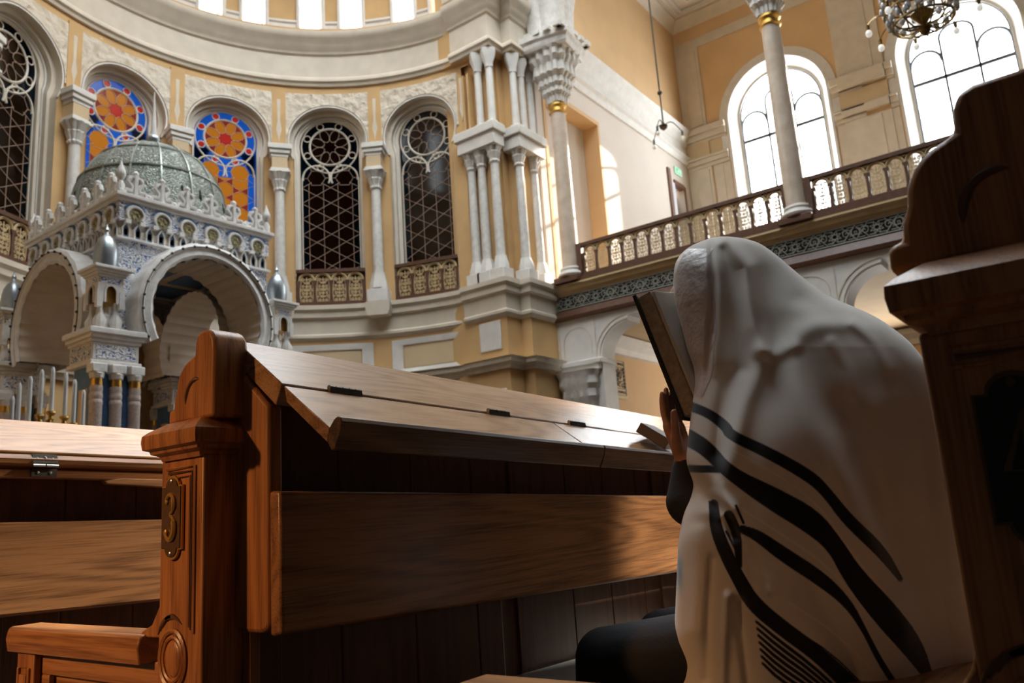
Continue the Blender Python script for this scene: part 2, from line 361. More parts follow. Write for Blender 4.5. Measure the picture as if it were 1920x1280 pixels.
# ---- stained windows
def inside(u,z,m=0):
    if z<7.02: return False
    if z<9.5: return abs(u)<.72-m
    for cu in(-.36,.36):
        if (u-cu)**2+(z-9.62)**2<(.345-m)**2: return True
    return False
def stained(k,pal,lit):
    a=19+24*k; f=flat(a,AR*cos(R_(1))); W=.35
    r=thing('window_%d'%(k+2),*lit,f(0,W,7.0),kind='structure')
    r['kind']='structure'
    BG,HX,BR,RD,DOT=pal
    D=.37
    n1=(cos(R_(60)),sin(R_(60))); n2=(cos(R_(60)),-sin(R_(60)))
    def kind(u,z):
        q=math.hypot(u,z-10.49)
        if q<.515:
            t=math.atan2(z-10.49,u); k8=round((t-PI/8)/(PI/4)); tt=t-PI/8-k8*PI/4; x=q*cos(tt); y=q*sin(tt)
            if q<.10+.09*max(0,math.cos((t)*8)*.5+.5): return 4
            if ((x-.33)/.17)**2+(y/.105)**2<1: return 1
            return 3
        if q<.75:
            t=math.atan2(z-10.49,u); k8=round((t-PI/8)/(PI/4)); tt=PI/8+k8*PI/4
            return 4 if math.hypot(u-.625*cos(tt),z-10.49-.625*sin(tt))<.08 else 2
        if z>9.45:
            c=-.36 if u<0 else .36
            if z>9.62 or abs(u-c)>.2: 
                if math.hypot(u-c,z-9.62)>.22: return 2
            return 1
        if abs(u)>.555: 
            return 3 if abs(((z-7.0)/(D/cos(R_(30))))%1-.5)<.17*(abs(u)-.5)/.2 and False else 2
        i=round(u/D); z_=z-7.0; j=round((u*n1[0]+z_*n1[1])/D); k_=round((u*n2[0]+z_*n2[1])/D)
        return 1 if i==j+k_ else 3
    cells={1:MB(f),2:MB(f),3:MB(f),4:MB(f)}; st_=.0185
    nu=int(1.60/st_); nz_=int(4.28/st_)
    for iz in range(nz_):
        z0=6.98+iz*st_; run=None
        for iu in range(nu+1):
            u0=-.80+iu*st_; kd=kind(u0+st_/2,z0+st_/2) if iu<nu else None
            if run is None: run=(kd,u0)
            elif kd!=run[0]:
                cells[run[0]].add([(run[1],W+.01,z0),(u0,W+.01,z0),(u0,W+.01,z0+st_),(run[1],W+.01,z0+st_)],[(0,1,2,3)]); run=(kd,u0)
    for k_,nm_,mt in((1,'hexagon_panes',HX),(2,'border_panes',BR),(3,'triangle_panes',RD),(4,'rose_star_panes',DOT)):
        link(nm_,cells[k_],mt,r,smooth=0)
    # tracery
    mb=MB(f)
    for R,rr in((.735,.022),(.515,.028)): mb.tube([(R*cos(t),W-.005,10.49+R*sin(t)) for t in np.linspace(0,2*PI,40,endpoint=False)],rr,5,True)
    for q in range(8):
        t=PI/8+q*PI/4; mb.tube([(.625*cos(t)+.088*cos(b),W-.003,10.49+.625*sin(t)+.088*sin(b)) for b in np.linspace(0,2*PI,12,endpoint=False)],.014,4,True)
    for cu in(-.36,.36): mb.tube([(u,W-.006,z) for u,z in arcp((cu,9.62),.345,-25 if cu<0 else -10,190 if cu<0 else 205,18)],.026,5)
    for s_ in(-1,1):
        mb.tube([(s_*.725,W-.003,7.0),(s_*.725,W-.003,9.62)],.02,4)
        # infill outside lobes
    link('tracery',mb,TRAC,r)
    mb=MB(f)
    for q in range(4): u=-.555+.37*q; mb.tube([(u,W-.001,7.0),(u,W-.001,9.45)],.0085,4)
    for s_ in(-1,1):
        for j in range(-6,20):
            z0=7.0+ (j+.5)*D/cos(R_(30)); t=math.tan(R_(30))*s_
            us=np.linspace(-.72,.72,25); seg=[(u,z0+t*u) for u in us if 7.02<z0+t*u<9.5]
            if len(seg)>1: mb.tube([(seg[0][0],W-.002,seg[0][1]),(seg[-1][0],W-.002,seg[-1][1])],.0085,4)
    for q in range(8):
        t=PI/8+q*PI/4; c,s_=cos(t),sin(t)
        mb.tube([(c*(.33+.18*cos(b))-s_*.115*sin(b),W-.001,10.49+s_*(.33+.18*cos(b))+c*.115*sin(b)) for b in np.linspace(0,2*PI,12,endpoint=False)],.009,4,True)
    for cu in(-.36,.36):
        mb.tube([(cu+.23*cos(R_(60*q)),W-.001,9.62+.23*sin(R_(60*q))) for q in range(6)],.009,4,True)
        for q in(0,1,2,3): mb.tube([(cu+.23*cos(R_(60*q)),W-.001,9.62+.23*sin(R_(60*q))),(cu+.345*cos(R_(60*q)),W-.001,9.62+.345*sin(R_(60*q)))],.009,4)
    link('lattice_bars',mb,LEAD,r)
    return r
WARM=(GBL,GOR,GBL,GRD,GRS); COOL=(GDB,GBR,GDB,GBR,GDR)
stained(0,COOL,('tall dark stained glass window nearest the corner pier, with star lattice bars','window'))
stained(1,COOL,('tall dark stained glass window second from the corner pier, brown panes','window'))
stained(2,WARM,('stained glass window with orange hexagons right of the silver dome','window'))
stained(3,WARM,('stained glass window with orange hexagons behind the left of the silver dome','window'))
stained(4,COOL,('dark stained glass window at the left edge of the photo','window'))
for k in(5,6): stained(k,COOL,('stained glass window of the apse beyond the left edge','window'))
# solid plate behind tracery between lobes and rose (pale)
mb=MB()
for k in range(7):
    f=flat(19+24*k,AR*cos(R_(1))); mb.xf=f
    A=outline(.745,.76,10.49,6.9)
    B=[]
    mb.add([(-.74,.39,9.45),(-.30,.39,10.2),(-.74,.39,10.2)],[(0,1,2)]); mb.add([(.74,.39,9.45),(.30,.39,10.2),(.74,.39,10.2)],[(0,1,2)])
mb.xf=None
struct('trim_7',mb,TRAC,'cream plates behind the window tracery','trim')
# ---- balustrade panels (shared arch-panel geometry)
def lattice(mb,u0,z0,wd,ht,depth=.0):
    # openwork panel: arch-topped, drawn with rings and scrolls, bulging body
    cx=u0+wd/2; hw_=wd*.40
    body=lambda t:hw_*(.86+.14*sin(PI*min(1,max(0,t*1.15))))
    L=[(cx-body(i/10),z0+ht*.82*i/10) for i in range(11)]+arcp((cx,z0+ht*.82),body(1)*1.0,180,0,10)+[(cx+body(i/10),z0+ht*.82*i/10) for i in range(10,-1,-1)]
    pts=[(u,depth,z) for u,z in L]
    mb.tube(pts,wd*.035,4,True)
    r=wd*.105; rows=int(ht*.98/(r*2.15)); 
    for j in range(rows):
        z=z0+r*1.1+j*r*2.1; t=(z-z0)/(ht*.82)
        lim=body(min(t,1)) if t<1 else math.sqrt(max(0,hw_**2-(z-z0-ht*.82)**2))
        xs=[-1.05,0,1.05] if j%2==0 else [-.55,.55]
        for q in xs+([-2.1,2.1] if j%2==0 else [-1.65,1.65]):
            u=q*r*1.8
            if abs(u)+r*.6>lim: continue
            rr=r*(.95 if (j+int(q*10))%3 else .7)
            n=8; A=[(cx+u+rr*cos(2*PI*i/n),depth,z+rr*sin(2*PI*i/n)) for i in range(n)]
            B=[(cx+u+rr*.34*cos(2*PI*i/n),depth,z+rr*.34*sin(2*PI*i/n)) for i in range(n)]
            mb.add(A+B,[(i,(i+1)%n,n+(i+1)%n,n+i) for i in range(n)])
    mb.tube([(cx,depth,z0),(cx,depth,z0+ht*.95)],wd*.03,4)
    for s_ in(-1,1):
        for j in range(3):
            zc=z0+ht*(.18+.26*j); mb.tube([(cx+s_*(.02*wd+.26*wd*sin(t*1.0)),depth-.002,zc+ht*.10*(1-cos(t*1.4))) for t in np.linspace(0,2.6,8)],wd*.025,4)
    return mb
def arch_bar(mb,u0,wd,zc,r,depth,th=.012):
    mb.tube([(u,depth,z) for u,z in arcp((u0+wd/2,zc),r,0,180,12)],th,5)
def balustrade(root,f,u0,n,wd,z0,z1,back=None,railt=.09):
    H=z1-z0; u1=u0+n*wd
    mb=MB(f); mb.box(u0-.05,u1+.05,-.07,.05,z1-railt,z1); link('top_rail',mb,BRNW,root,bevel=.006)
    mb=MB(f); mb.box(u0-.05,u1+.05,-.06,.04,z0,z0+H*.13); link('bottom_rail',mb,BRNW,root,bevel=.006)
    zb=z0+H*.13; zc=z0+H*.70; zt=z1-railt
    # arched head board: brown with pale arches
    mb=MB(f)
    for i in range(n):
        c=u0+(i+.5)*wd; A=arcp((c,zc),wd*.41,180,0,12); B=[(c-wd/2,zc)]+[(c-wd/2+wd*j/10,zt) for j in range(11)]+[(c+wd/2,zc)]
        mb.strip([(u,-.01,z) for u,z in A],[(u,-.01,z) for u,z in B]); mb.strip([(u,.02,z) for u,z in A],[(u,-.01,z) for u,z in A])
    link('arch_board',mb,BRNW,root)
    mb=MB(f)
    for i in range(n):
        arch_bar(mb,u0+i*wd,wd,zc,wd*.47,-.03,wd*.045)
        c=u0+(i+1)*wd
        if i<n-1: mb.add([(c,-.028,zc+wd*.33),(c-wd*.22,-.028,zt-.01),(c+wd*.22,-.028,zt-.01)],[(0,1,2)])
    for i in range(n): arch_bar(mb,u0+i*wd,wd,zc,wd*.40,-.025,wd*.02)
    link('pale_arches',mb,BEI,root)
    b0=None
    for i in range(n+1):
        u=u0+i*wd; mb=MB(f); t=wd*.085
        pr=[(1.5,0),(1.5,.06),(1.0,.1),(.85,.5),(1.0,.86),(1.7,.93),(1.7,1.0)]
        mb.prism([(u-t*a,zb+(zc-zb)*b) for a,b in pr]+[(u+t*a,zb+(zc-zb)*b) for a,b in pr[::-1]],-.045,.03,'Y'); link('baluster',mb,BRNW,root,smooth=0)
    for i in range(n):
        mb=MB(f); lattice(mb,u0+i*wd,zb+.01,wd,(zc-zb)+wd*.33,0); link('lattice_panel',mb,BEI,root,smooth=0)
    if back is not None:
        mb=MB(f); mb.box(u0-.05,u1+.05,.05,.06,z0,z1); link('back_board',mb,back,root)
bl=['below the dark window nearest the corner pier','below the second dark window from the corner pier','below the orange window right of the silver dome','below the orange window behind the dome','at the left edge','beyond the left edge']
for k in range(5):
    f=flat(19+24*k,AR*cos(R_(6)))
    r=thing('balustrade','dark brown balustrade with pale pierced panels '+bl[k],'balustrade',f(0,0,6.02),'balustrades under the apse windows')
    balustrade(r,f,-.80,4,.40,6.04,7.0,back=BRNW)
# ---- engaged columns between the apse windows
def apse_column(a,label):
    f=flat(a,AR); c=f(0,-.17,0); r=thing('column',label,'column',(c[0],c[1],5.7),'columns between the apse windows')
    mb=MB(f); mb.prism([(-.25,5.66),(.25,5.66),(.30,5.80),(.30,6.0),(-.30,6.0),(-.30,5.80)],-.42,.0,'Y'); link('corbel',mb,CRM,r)
    mb=MB(f); mb.box(-.26,.26,-.40,0,6.0,6.32); mb.box(-.2,.2,-.35,0,6.32,6.36); link('pedestal',mb,WHT,r,bevel=.02)
    rot=R_(a)+PI/4
    mb=MB(); mb.lathe([(.235,6.36),(.22,6.5),(.19,6.62),(.165,6.75),(.17,6.78)],(c[0],c[1],0),8,rot=R_(a)+PI/8); link('base',mb,WHT,r)
    mb=MB(); mb.lathe([(.135,6.78),(.13,7.5),(.12,8.6),(.115,9.02)],(c[0],c[1],0),20); link('shaft',mb,MRBW,r)
    mb=MB(); mb.lathe([(.13,8.98),(.15,9.02),(.13,9.06),(.15,9.15),(.19,9.24),(.17,9.27),(.22,9.36),(.27,9.44)],(c[0],c[1],0),64,flute=.2,nf=10); link('capital',mb,MRBW,r)
    mb=MB(f); mb.box(-.25,.25,-.40,0,9.44,9.50); mb.box(-.22,.22,-.37,0,9.50,9.56); link('abacus',mb,WHT,r,bevel=.01)
    mb=MB(f); mb.box(-.19,.19,-.33,0,9.56,9.9); link('impost',mb,OCHL,r)
    mb=MB(f)
    for h,(z0,z1) in zip((.21,.25,.29),((9.86,9.95),(9.95,10.06),(10.06,10.2))): mb.box(-h,h,-.13-h,0,z0,z1)
    link('cornice_block',mb,WHT,r,bevel=.015)
    mb=MB(f); mb.box(-.17,.17,-.05,0,10.2,11.9); link('pilaster',mb,OCH,r)
cl={0:'white half hidden column squeezed between the last dark window and the corner pier',1:'slender white column between the two dark windows',2:'slender white column between the orange window and the dark windows',3:'white column hidden behind the silver dome',4:'white column left of the silver dome',5:'white column beyond the left edge of the photo'}
for k in range(1,6): apse_column(7+24*k,cl[k])
# apse lower panels
mb=MB(); mb2=MB()
for k in range(7):
    f=cyl(19+24*k); 
    for x0,x1,z0,z1,w0 in((-1.0,1.0,4.24,5.06,-.03),):
        A=[(-1.0,z0),(1.0,z0),(1.0,z1),(-1.0,z1),(-1.0,z0)]; B=[(-.72,z0+.10),(.72,z0+.10),(.72,z1-.14),(-.72,z1-.14),(-.72,z0+.10)]
        frame_strip(mb,f,A,B,-.035,-.035); frame_strip(mb,f,A,A,0,-.035); frame_strip(mb,f,B,B,-.035,-.005)
        C=[(u*.96,4.65+(z-4.65)*.93) for u,z in B]; mb2.add([f(u,-.012,z) for u,z in C[:4]],[(0,1,2,3)])
struct('trim_8',mb,WHT,'white panel frames low on the apse wall','trim'); struct('trim_9',mb2,OCHL,'pale fields inside the low apse panels','trim')
# ================================================================ corner pier
mb=MB()
PP=[(14.36,12.2),(14.36,10.55),(14.92,10.55),(14.92,10.26),(16.05,10.26),(16.3,12.2)]
mb.prism(PP,0,6.04,'Z'); mb.prism(PP,12.0,16.6,'Z')
CP=[(14.62,12.2),(14.62,10.78),(14.86,10.78),(14.86,10.72),(15.10,10.72),(15.10,10.42),(16.1,10.42),(16.1,12.2)]
mb.prism(CP,6.0,12.1,'Z')
struct('wall_pier',mb,OCH,'stepped ochre corner pier between the apse and the gallery','wall',smooth=0)
mb=MB(); mb.box(14.325,14.36,10.72,11.35,4.42,5.1); struct('trim_10',mb,WHT,'white panel on the corner pier','trim',bevel=.02)
mb=MB(); mb.box(14.30,14.36,10.66,11.3,0,3.5); struct('trim_10',mb,WHT,'white lower panel on the corner pier','trim',bevel=.02)
mb=MB(); mb.sweep(PIER,[(0,13.6),(.25,13.62),(.3,13.9),(.1,14.0),(.1,14.5),(.3,14.7),(0,14.8)],side=-1); struct('trim_11',mb,CRM,'upper mouldings of the corner pier','trim')
# clustered columns
def cluster_column(x,y,z0,z1,r,label,low):
    rt=thing('column',label,'column',(x,y,z0),'clustered columns of the corner pier')
    if low:
        mb=MB(); mb.box(x-r*1.75,x+r*1.75,y-r*1.75,y+r*1.75,z0,z0+.30); link('pedestal',mb,WHT,rt,bevel=.015)
        mb=MB(); mb.lathe([(r*1.7,z0+.30),(r*1.65,z0+.42),(r*1.25,z0+.58),(r*1.2,z0+.62)],(x,y,0),8,rot=PI/8); link('base',mb,WHT,rt)
        mb=MB(); mb.lathe([(r,z0+.6),(r*.97,z0+1.4),(r*.86,z1-.38)],(x,y,0),20); link('shaft',mb,MRBW,rt)
        mb=MB(); mb.lathe([(r*.95,z1-.42),(r*1.15,z1-.38),(r*.95,z1-.33),(r*1.15,z1-.25),(r*1.45,z1-.16),(r*1.25,z1-.13),(r*1.7,z1)],(x,y,0),24,flute=.18,nf=8); link('capital',mb,MRBW,rt)
    else:
        mb=MB(); mb.box(x-r*1.1,x+r*1.1,y-r*1.1,y+r*1.1,z0,z0+.12); link('base',mb,WHT,rt,bevel=.01)
        mb=MB(); mb.lathe([(r,z0+.1),(r*.95,z1-.45)],(x,y,0),16); link('shaft',mb,WHT,rt)
        mb=MB(); mb.lathe([(r*1.05,z1-.48),(r*1.1,z1-.36),(r*1.9,z1-.12),(r*1.9,z1)],(x,y,0),16,sq=5,rot=PI/4); link('capital',mb,WHT,rt)
for x,y,l in((14.50,11.42,'leftmost'),(14.50,11.10,'second from the left'),(14.50,10.70,'front middle'),(15.10,10.40,'right of the middle'),(15.72,10.40,'rightmost')):
    cluster_column(x,y,6.04,9.42,.115,'white lower column of the corner pier, %s of five, with leafy capital'%l,True)
for x,y,l in((14.48,11.02,'leftmost'),(14.48,10.66,'second from the left'),(15.08,10.38,'third from the left'),(15.42,10.38,'fourth from the left'),(15.78,10.38,'rightmost')):
    cluster_column(x,y,9.98,12.0,.095,'slim plain upper column of the corner pier, %s of five'%l,False)
mb=MB(); mb.box(14.26,14.7,10.50,11.65,9.42,9.75); mb.box(14.2,14.7,10.44,11.7,9.75,9.98); struct('trim_12',mb,WHT,'white impost block over the left lower columns','trim',bevel=.02)
mb=MB(); mb.box(14.88,16.0,10.18,10.7,9.42,9.75); mb.box(14.82,16.05,10.12,10.7,9.75,9.98); struct('trim_12',mb,WHT,'white impost block over the right lower columns','trim',bevel=.02)
mb=MB(); mb.box(14.40,14.62,11.28,11.34,9.98,11.6); mb.box(14.40,14.62,11.44,11.5,9.98,11.6); struct('trim_13',mb,OCH,'thin ochre strips beside the upper columns','trim')
# ================================================================ end wall (behind the gallery), outer wall
XO,YE,XG=25.65,10.35,16.0
mb=MB()
def wallY(mb,x0,x1,z0,z1,y=YE,t=.3): mb.box(x0,x1,y,y+t,z0,z1)
# recess: X 16.4-19.2, z up to 11.7
wallY(mb,16.0,16.35,5.2,17.95); wallY(mb,16.35,19.2,11.65,17.95); wallY(mb,19.2,23.95,5.2,17.95); wallY(mb,25.0,XO+.3,5.2,17.95); wallY(mb,23.95,25.0,11.35,17.95); wallY(mb,16.0,XO+.3,0,5.2)
wallY(mb,16.3,19.3,5.2,11.8,YE+.5,.1); wallY(mb,23.8,25.1,5.2,11.5,YE+.5,.1)
struct('wall_end',mb,WALLW,'bright plaster wall closing the gallery, with a tall recess','wall',smooth=0)
mb=MB(); mb.box(19.17,19.26,YE-.02,YE+.49,6.1,11.59); mb.box(16.31,19.26,YE-.022,YE+.485,11.59,11.72); mb.box(16.3,16.42,YE-.018,YE+.48,6.1,11.58); struct('trim_14',mb,PEACH,'orange reveal of the tall recess in the end wall','trim',smooth=0)
mb=MB(); mb.box(16.0,XO,YE-.012,YE,13.6,17.95); struct('trim_15',mb,PEACH,'orange upper field of the end wall','trim',smooth=0)
CORN=[(0,12.33),(.05,12.33),(.10,12.42),(.10,12.52),(.18,12.6),(.03,12.63),(.03,13.05),(.08,13.1),(.12,13.22),(.22,13.32),(.26,13.5),(.3,13.6),(0,13.62)]
mb=MB(); mb.sweep([(XG,YE),(XO-.02,YE)],CORN,side=-1); struct('trim_16',mb,WHT,'white double cornice along the end wall','trim')
mb=MB(); mb.sweep([(XG,YE),(XO-.02,YE)],[(0,17.6),(.1,17.65),(.2,17.8),(.35,17.9),(.35,17.95),(0,17.95)],side=-1)
mb.sweep([(XO,YE),(XO,-6)],[(0,17.6),(.1,17.65),(.2,17.8),(.35,17.9),(.35,17.95),(0,17.95)],side=-1); struct('trim_17',mb,CRM,'cove along the gallery ceiling','trim')
mb=MB(); mb.box(XG-.3,XO+.3,-14,YE+.3,17.95,18.15); struct('ceiling',mb,CRM,'cream ceiling over the gallery','ceiling')
mb=MB()
for i,(e,z) in enumerate(((.5,17.95),(.7,17.90),(1.1,17.93))):
    mb.sweep([(XG+e,YE-e),(XO-e,YE-e),(XO-e,-6)],[(0,z-.05),(.06,z-.05),(.06,z+.01),(0,z+.01)],side=-1)
struct('trim_18',mb,WHT,'raised ribs on the gallery ceiling','trim')
# door in end wall
d=thing('door_1','open brown doorway at the far right end of the gallery','door',(24.45,YE,6.1),kind='structure')
mb=MB(); mb.box(23.75,23.95,YE-.06,YE+.12,6.1,11.75); link('side_casing',mb,mat('door_brown',(.16,.07,.035),.4),d,bevel=.01)
mb=MB(); mb.box(23.97,24.20,YE-.05,YE+.06,6.1,11.3); link('open_leaf',mb,mat('door_edge_white',(.62,.62,.66),.4),d,bevel=.01)
mb=MB(); mb.box(25.02,25.12,YE-.05,YE+.15,6.1,11.4); mb.box(24.21,25.01,YE-.045,YE+.15,11.28,11.45); link('frame',mb,MATS['door_brown'],d,bevel=.01)
mb=MB(); mb.box(24.0,25.0,YE+.3,YE+.35,6.1,11.1); 
for z in(6.4,7.9,9.4): mb.box(24.15,24.85,YE+.32,YE+.36,z,z+1.2)
link('inner_leaf',mb,MATS['door_brown'],d,bevel=.01)
mb=MB(); mb.sphere((23.93,YE-.1,8.6),.09,10,6); link('door_handle',mb,mat('red_knob',(.45,.08,.04),.4),d)
e=thing('exit_sign','small green emergency exit sign above the gallery doorway','sign',(24.62,YE-.03,11.72))
mb=MB(); mb.box(24.35,24.9,YE-.06,YE-.012,11.72,11.98); link('case',mb,mat('sign_white',(.6,.75,.65),.4,emit=(.5,1,.7),estr=.25),e,bevel=.01)
mb=MB(); mb.box(24.42,24.83,YE-.066,YE-.061,11.76,11.94); link('panel',mb,mat('sign_green',(.05,.45,.22),.4,emit=(.05,.8,.3),estr=.5),e)
mb=MB(); y=YE-.071; mb.box(24.58,24.62,y,y+.004,11.88,11.92); mb.add([(24.55,y,11.87),(24.65,y,11.87),(24.68,y,11.80),(24.52,y,11.79)],[(0,1,2,3)]); mb.box(24.72,24.80,y,y+.004,11.78,11.93); link('running_figure',mb,mat('sign_figure',(.8,.9,.85),.4,emit=(.8,1,.9),estr=.4),e,smooth=0)
# outer wall
mb=MB(); ctr=[7.0,1.57,-5.42]
def wallX(y0,y1,z0,z1): mb.box(XO,XO+.5,y0,y1,z0,z1)
for i,cy in enumerate(ctr):
    yt=(cy+2.715) if i!=2 else cy+4.275
    if i==0: yt=YE+.3
    A=[(cy-1.72,9.3)]+arcp((cy,13.55),1.72,180,0,24)+[(cy+1.72,9.3)]
    # strips around arch
    B=[]
    for y,z in A:
        if z<13.5: B.append((cy-2.715 if y<cy else yt,z)); continue
        t=math.atan2(z-13.55,y-cy); c,s_=cos(t),sin(t); hu=(yt-cy) if c>0 else 2.715
        k=min(hu/abs(c) if abs(c)>1e-6 else 99,(4.4/s_) if s_>1e-6 else 99); B.append((cy+k*c,13.55+k*s_))
    for cu in(cy-2.715,yt):
        j=min(range(len(B)),key=lambda q:abs(B[q][0]-cu)+abs(B[q][1]-17.95)); B[j]=(cu,17.95)
    mb.strip([(XO,y,z) for y,z in A],[(XO,y,z) for y,z in B])
    wallX(cy-2.77,yt,0,9.3)
mb.box(XO,XO+.5,-16.3,YE+.3,17.95,34)  # added height, blocks the low sun above the gallery roof
mb.box(XO,XO+.5,-16.3,-8.14,0,17.95)
struct('wall_outer',mb,PEACH,'orange outer wall of the gallery with tall arched windows','wall',smooth=0)
mbA=MB(); mbB=MB(); mbC=MB()
for i,cy in enumerate(ctr):
    O=lambda r,zb=9.3:[(cy-r,zb)]+arcp((cy,13.55),r,180,0,28)+[(cy+r,zb)]
    def st(m,a,b,xa,xb): m.strip([(xa,y,z) for y,z in a],[(xb,y,z) for y,z in b])
    st(mbA,O(1.98,12.1),O(1.70,12.1),XO-.04,XO-.04); st(mbA,O(1.98,12.1),O(1.98,12.1),XO,XO-.04)
    st(mbA,O(1.74),O(1.66),XO-.07,XO-.07); st(mbA,O(1.74),O(1.74),XO,XO-.07); st(mbA,O(1.66),O(1.60),XO-.07,XO+.1); st(mbA,O(1.60),O(1.45),XO+.1,XO+.35); st(mbA,O(1.45),O(1.38),XO+.35,XO+.35)
    mbA.box(XO,XO+.5,cy-1.5,cy+1.5,9.2,9.35)
    wn=thing('window_%d'%(9+i),'tall arched bright window in the outer gallery wall, %s'%(('behind the second gallery column','behind the large chandelier','next after the chandelier, hidden by the near pew post','further back, outside the photo','furthest back, outside the photo')[i]),'window',(XO+.4,cy,9.35),kind='structure')
    fr=MB(); X=XO+.40
    fr.strip([(X,y,z) for y,z in O(1.40)],[(X,y,z) for y,z in O(1.33)])
    for y in(cy-.46,cy+.46):
        fr.box(X-.03,X+.03,y-.032,y+.032,9.35,14.0)
    fr.box(X-.03,X+.03,cy-1.36,cy+1.36,12.69,12.79)
    for s_ in(-1,1): fr.tube([(X,y,z) for y,z in arcp((cy+s_*.92,13.30),.44,0,180,12)],.045,6)
    fr.tube([(X,cy+a,z) for a,z in [(.46*cos(t),14.0+.35*sin(t)) for t in np.linspace(0,PI,10)]],.04,6)
    for z in(10.5,11.6): fr.box(X-.012,X+.012,cy-1.36,cy+1.36,z,z+.025)
    link('frame',fr,mat('window_bar_grey',(.10,.105,.115),.6),wn,smooth=0)
    g=MB(); g.add([(X+.04,y,z) for y,z in O(1.38)],[tuple(range(len(O(1.38))))]); link('pane',g,PANE,wn,smooth=0)
    # wall decoration
    def bx(m,y0,y1,z0,z1,t=.05): m.box(XO-t,XO,y0,y1,z0,z1)
    ends=((cy+1.78,(cy+2.0 if i!=2 else cy+3.5) if i else YE-.01),(cy-2.715,cy-1.78))
    for j,(a,b) in enumerate(ends):
        for z0,z1,t in((12.1,12.24,.08),(12.24,12.42,.14),(12.42,12.5,.2)): bx(mbB,a,b,z0,z1,t)
        for z0,z1,t in((13.05,13.15,.08),(13.15,13.36,.15),(13.36,13.58,.24)): bx(mbB,a,b,z0,z1,t)
        bx(mbC,a,b,12.5,13.05,.03)
    if i==0: pil=((9.45,YE-.02),)
    else: pil=()
    for a,b in pil:
        bx(mbB,a,b,6.1,12.1,.07); bx(mbB,a,b,13.58,16.75,.07); bx(mbB,a+.1,b-.3,13.7,16.6,.10); bx(mbB,a+.1,b-.3,6.1,12.0,.10)
        bx(mbC,a,b,12.5,13.05,.08); bx(mbB,9.05,9.40,6.1,12.1,.03)
    m_=cy-2.715
    bx(mbB,m_-.72,m_+.68,6.1,12.1,.07); bx(mbB,m_-.72,m_+.68,13.58,16.75,.07); bx(mbB,m_-.42,m_+.62,6.1,12.05,.10); bx(mbB,m_-.42,m_+.62,13.6,16.72,.10)
    bx(mbC,m_-.72,m_+.68,12.5,13.05,.1)
    for z0,z1,t in((12.24,12.5,.2),(13.15,13.58,.27)): bx(mbB,m_-.7,m_+.7,z0,z1,t)
    bx(mbB,cy-1.80,cy+1.80 if i else YE-.01,16.72,17.1,.05)
    for a in(cy+1.78,cy-2.05): bx(mbB,a,a+.27,9.3,12.1,.03)
struct('trim_19',mbA,WHT,'white splayed surrounds of the outer windows','trim',smooth=40)
struct('trim_20',mbB,CRM,'cream pilasters and cornices on the outer wall','trim',smooth=0,bevel=.015)
struct('trim_21',mbC,OCHL,'pale orange frieze between the outer wall cornices','trim',smooth=0)
# ================================================================ gallery
mb=MB(); mb.box(XG,XO,-14,YE,5.25,5.95); struct('floor_gallery',mb,OCHL,'gallery slab','floor',smooth=0)
GB=[(0,5.18),(.02,5.18),(.04,5.40),(-.04,5.42),(-.06,5.43),(-.06,5.76),(.04,5.78),(.06,5.82),(.10,5.83),(.12,5.9),(.2,5.93),(.22,6.0),(0,6.02)]
path=[(XG,YE-.06),(XG,-12)]
mb=MB(); mb.sweep(path,[(0,5.16),(.10,5.16),(.12,5.24),(.06,5.40),(0,5.42)],side=-1); struct('trim_22',mb,BRNW,'brown bottom moulding of the gallery front','trim')
mb=MB(); mb.sweep(path,[(0,5.78),(.05,5.78),(.07,5.83),(.14,5.85),(.17,5.93),(.24,5.96),(.24,6.0),(0,6.02)],side=-1); struct('trim_23',mb,BEI,'beige moulding under the gallery railing','trim')
mb=MB(); mb.sweep(path,[(0,6.02),(.2,6.02),(.2,6.12),(0,6.12)],side=-1); struct('trim_24',mb,BRNW,'brown plinth under the gallery railing','trim')
mb=MB(); mb.box(XG-.01,XG+.3,-12,YE-.06,5.40,5.80); struct('trim_25',mb,DARK,'dark backing of the gallery frieze','trim',smooth=0)
# openwork frieze, one thing with repeating modules
fr=thing('fretwork_frieze','pewter green openwork frieze with stars and scrolls along the gallery front','frieze',(XG-.05,5.0,5.42))
mod=MB(); H0,H1=5.43,5.77; hc=(H0+H1)/2; X=XG-.045
def ftube(pts,r): mod.tube([(X,a,b) for a,b in pts],r,4)
W_=.78
for z in(H0+.01,H1-.01): ftube([(0,z),(W_,z)],.014)
for z in(H0+.055,H1-.055):
    for q in range(4): ftube([(.03+q*W_/4,z),(.03+q*W_/4+W_/4*.6,z)],.009)
for s_ in(-1,1):
    ftube([(0,hc+s_*.14),(W_*.3,hc-s_*.14)],.010); ftube([(W_*.7,hc-s_*.14),(W_,hc+s_*.14)],.010)
for q in range(8):
    t0=PI/8+q*PI/4; t1=t0+3*PI/4; ftube([(W_/2+.13*cos(t0),hc+.13*sin(t0)),(W_/2+.13*cos(t1),hc+.13*sin(t1))],.008)
ftube([(W_/2+.05*cos(t),hc+.05*sin(t)) for t in np.linspace(0,2*PI,10)],.010)
for cx in(.0,W_): 
    pass
for cx,s_ in((W_*.22,1),(W_*.78,-1),(W_*.02,1),(W_*.98,-1)):
    ftube([(cx+s_*(.008+.011*t)*cos(t*1.2),hc+(.008+.011*t)*sin(t*1.2)) for t in np.linspace(0,7,18)],.009)
    ftube([(cx+s_*.09*cos(t),hc+.09*sin(t)) for t in np.linspace(.5,4,9)],.008)
me=None
for q in range(18):
    y=YE-.1-(q+1)*W_
    if me is None:
        m2=MB(); m2.add([(a,b+y,c) for a,b,c in mod.v],mod.f); o0=link('frieze_module',m2,FRET,fr,smooth=0); me=o0
    else:
        o=me.copy(); COL.objects.link(o); o.location=(0,-W_*q,0)
